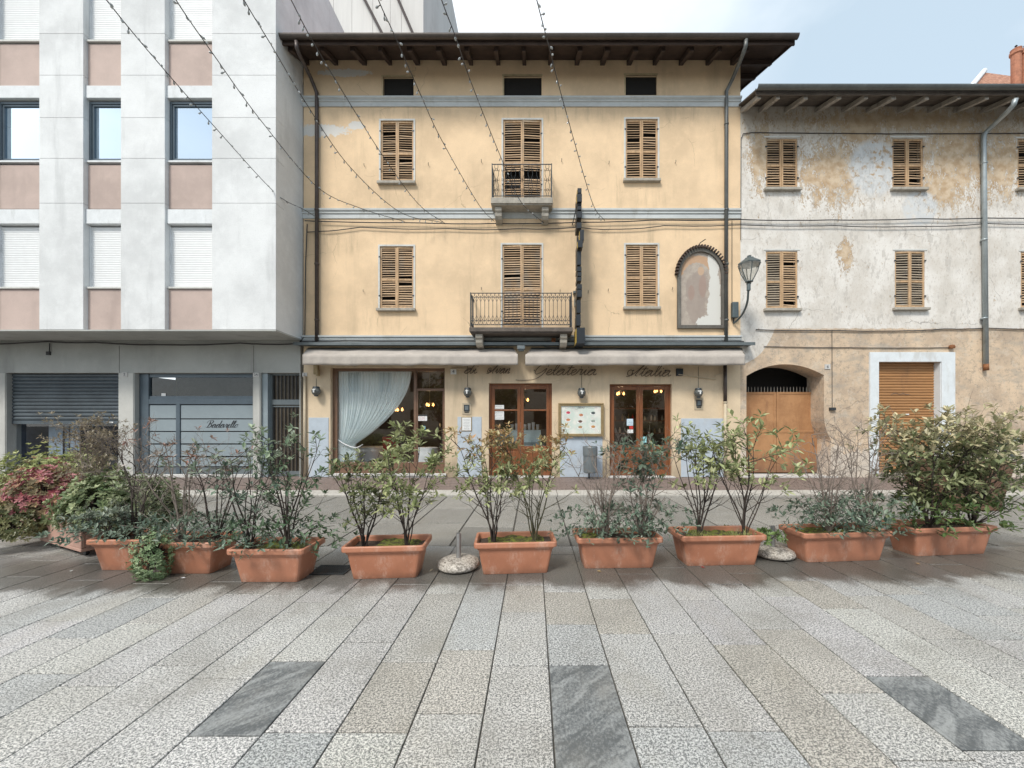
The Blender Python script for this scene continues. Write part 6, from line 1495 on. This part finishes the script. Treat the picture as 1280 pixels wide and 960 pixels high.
# pink concrete boxes on castors
def pbox(x, y, L_, D_, H_, rot, label):
    e_ = empty('planter_box', (x, y, 0), R(rot), absolute=False); tag(e_, label, 'planter', 'pink concrete planter boxes')
    m = MB(); t = .035; z0 = .07
    m.box(0, L_, 0, D_, z0, z0 + .04); m.box(0, L_, 0, t, z0 + .041, H_); m.box(0, L_, D_ - t, D_, z0 + .041, H_); m.box(0, t, t + .001, D_ - t - .001, z0 + .041, H_); m.box(L_ - t, L_, t + .001, D_ - t - .001, z0 + .041, H_); m.build('box', M['pinkbox'], e_, bevel=.008)
    m = MB(); m.box(t, L_ - t, t, D_ - t, H_ - .08, H_ - .05); m.build('soil', M['soil'], e_)
    for xx in (.12, L_ * .33, L_ * .66, L_ - .12):
        for yy_ in (.08, D_ - .08): m = MB(); m.tube([(xx, yy_ - .015, .035), (xx, yy_ + .015, .035)], .034, 10); m.box(xx - .012, xx + .012, yy_ - .02, yy_ + .02, .05, .069); m.build('castor', M['black'], e_)
pbox(-6.07, 4.62, 1.12, .42, .41, -23, 'long pink concrete planter box on castors under the variegated bush')
pbox(-7.2, 5.06, .95, .42, .36, -12, 'pink concrete planter box further back at the left edge')

# bollards: steel tube in a pebbled concrete foot
def bollard(px, yp, h, label):
    x = (px - CX) * yp / F; e_ = empty('bollard', (x, yp, 0)); tag(e_, label, 'bollard', 'tube bollards on pebbled feet')
    m = MB(); m.lathe([(.16, .002), (.21, .018), (.222, .042), (.208, .072), (.16, .096), (.09, .106), (.001, .108)], (x, yp, 0), 28); m.build('foot', M['pebble'], e_, smooth=True)
    m = MB(); m.lathe([(.026, .10), (.026, h), (.021, h), (.021, h - .05), (.001, h - .05)], (x, yp, 0), 16); m.build('tube', M['dullsteel'], e_)
bollard(573.2, 3.93, .36, 'left bollard, steel tube on a round pebbled foot beside the mossy planter'); bollard(966, 4.28, .34, 'right bollard, steel tube on a round pebbled foot between two planters')
# drain
e_ = empty('drain_grate', (-2.06, 3.8, 0)); tag(e_, 'dark iron drain grate sunk in the wet paving', 'drain grate')
m = MB(); x0, x1, y0, y1 = (392 - CX) * 3.85 / F, (437 - CX) * 3.85 / F, 3.74, 3.98
m.box(x0, x1, y0, y0 + .015, .002, .010); m.box(x0, x1, y1 - .015, y1, .002, .010); m.box(x0, x0 + .015, y0 + .016, y1 - .016, .002, .010); m.box(x1 - .015, x1, y0 + .016, y1 - .016, .002, .010); m.build('frame', M['iron'], e_)
m = MB(); m.box(x0 + .016, x1 - .016, y0 + .016, y1 - .016, .0015, .0030); m.build('pit_dark_sheet', M['black'], e_)  # flat black sheet in place of the shaded hollow under the bars
m = MB(); k = 1
while x0 + .016 + k * .02 < x1 - .016: x = x0 + .016 + k * .02; m.box(x - .003, x + .003, y0 + .016, y1 - .016, .0035, .009); k += 1
for j in range(1, 6): y = y0 + (y1 - y0) * j / 6; m.box(x0 + .016, x1 - .016, y - .002, y + .002, .0035, .0085)
m.build('bar', M['iron'], e_)
# large brown planter and rail at the right edge
k1 = 6.35; e_ = empty('large_planter', ((1215 - CX) * k1 / F, k1, 0)); tag(e_, 'big tapering brown planter behind the densest shrub', 'planter')
xa_, xb_ = (1188 - CX) * k1 / F, (1271 - CX) * k1 / F; zt_ = EYE + (HY - 577) * k1 / F; ta = .12; m = MB(); dd = .9
def taper(x0, x1, y0, y1, z0, z1, t): return [(x0 + t, y0 + t, z0), (x1 - t, y0 + t, z0), (x1 - t, y1 - t, z0), (x0 + t, y1 - t, z0), (x0, y0, z1), (x1, y0, z1), (x1, y1, z1), (x0, y1, z1)]
m.hexa(taper(xa_, xb_, k1, k1 + dd, .004, zt_, ta)); m.build('pot', plain('brown_planter', (.17, .095, .06), .6, var=.12, scale=3), e_, bevel=.01)
m = MB(); m.box(xa_ + .04, xb_ - .04, k1 + .04, k1 + dd - .04, zt_ + .001, zt_ + .01); m.build('soil', M['soil'], e_)
shrub(((1205 - CX) * 6.7 / F, 6.7, zt_), .42, .5, 'low green shrub in the big brown planter', 40, 7, (.1, 1), .8, OLIVE, None, .8, .06, nbr=6)
shrub(((1245 - CX) * 6.6 / F, 6.6, zt_), .50, .35, 'thin dark bare shrub at the right of the big brown planter', 41, 3, (.05, .5), .9, DARK, None, .8, .06, nbr=3, thick=2.2)
m = MB(); Yr = 8.0; m.tube(catmull([W(1252, 562, Yr), W(1258, 556, Yr), W(1275, 548, Yr), W(1310, 536, Yr)], 6), .035, 8); m.tube(catmull([W(1252, 562, Yr), W(1264, 569, Yr), W(1282, 581, Yr), W(1290, 600, Yr)], 6), .035, 8); m.tube([W(1290, 600, Yr), (W(1290, 600, Yr).x, Yr, 0.0)], .035, 8); tag(m.build('bent_rail', M['flash'], smooth=True), 'bent grey tube rail behind the big brown planter at the right edge', 'rail')
# fallen leaves and litter on the wet paving
r = random.Random(77)
for i, (px, py, col, wh) in enumerate([(875, 710, (.35, .05, .04), 'tiny red fallen leaf in front of the planter by the right bollard'), (88, 716, (.6, .62, .6), 'small pale scrap on the wet paving below the pink box'), (232, 724, (.6, .6, .62), 'small pale scrap under the sedum'), (537, 716, (.4, .35, .25), 'dry fallen leaf left of the left bollard'), (752, 716, (.4, .3, .15), 'dry fallen leaf in front of the bare shrubs'), (1150, 707, (.42, .28, .14), 'dry fallen leaf in front of the right end planter')]):
    Y = F * EYE / (py - HY); p = Vector(((px - CX) * Y / F, Y, .012)); m = MB(); leaf(m, p, Vector((r.uniform(-1, 1), r.uniform(-1, 1), .1)), .05, .028, Vector((0, 0, 1)), col, r); tag(m.build('fallen_leaf', M['leaf']), wh, 'leaf')
for o in bpy.data.objects:
    if '_abs' in o: del o['_abs']
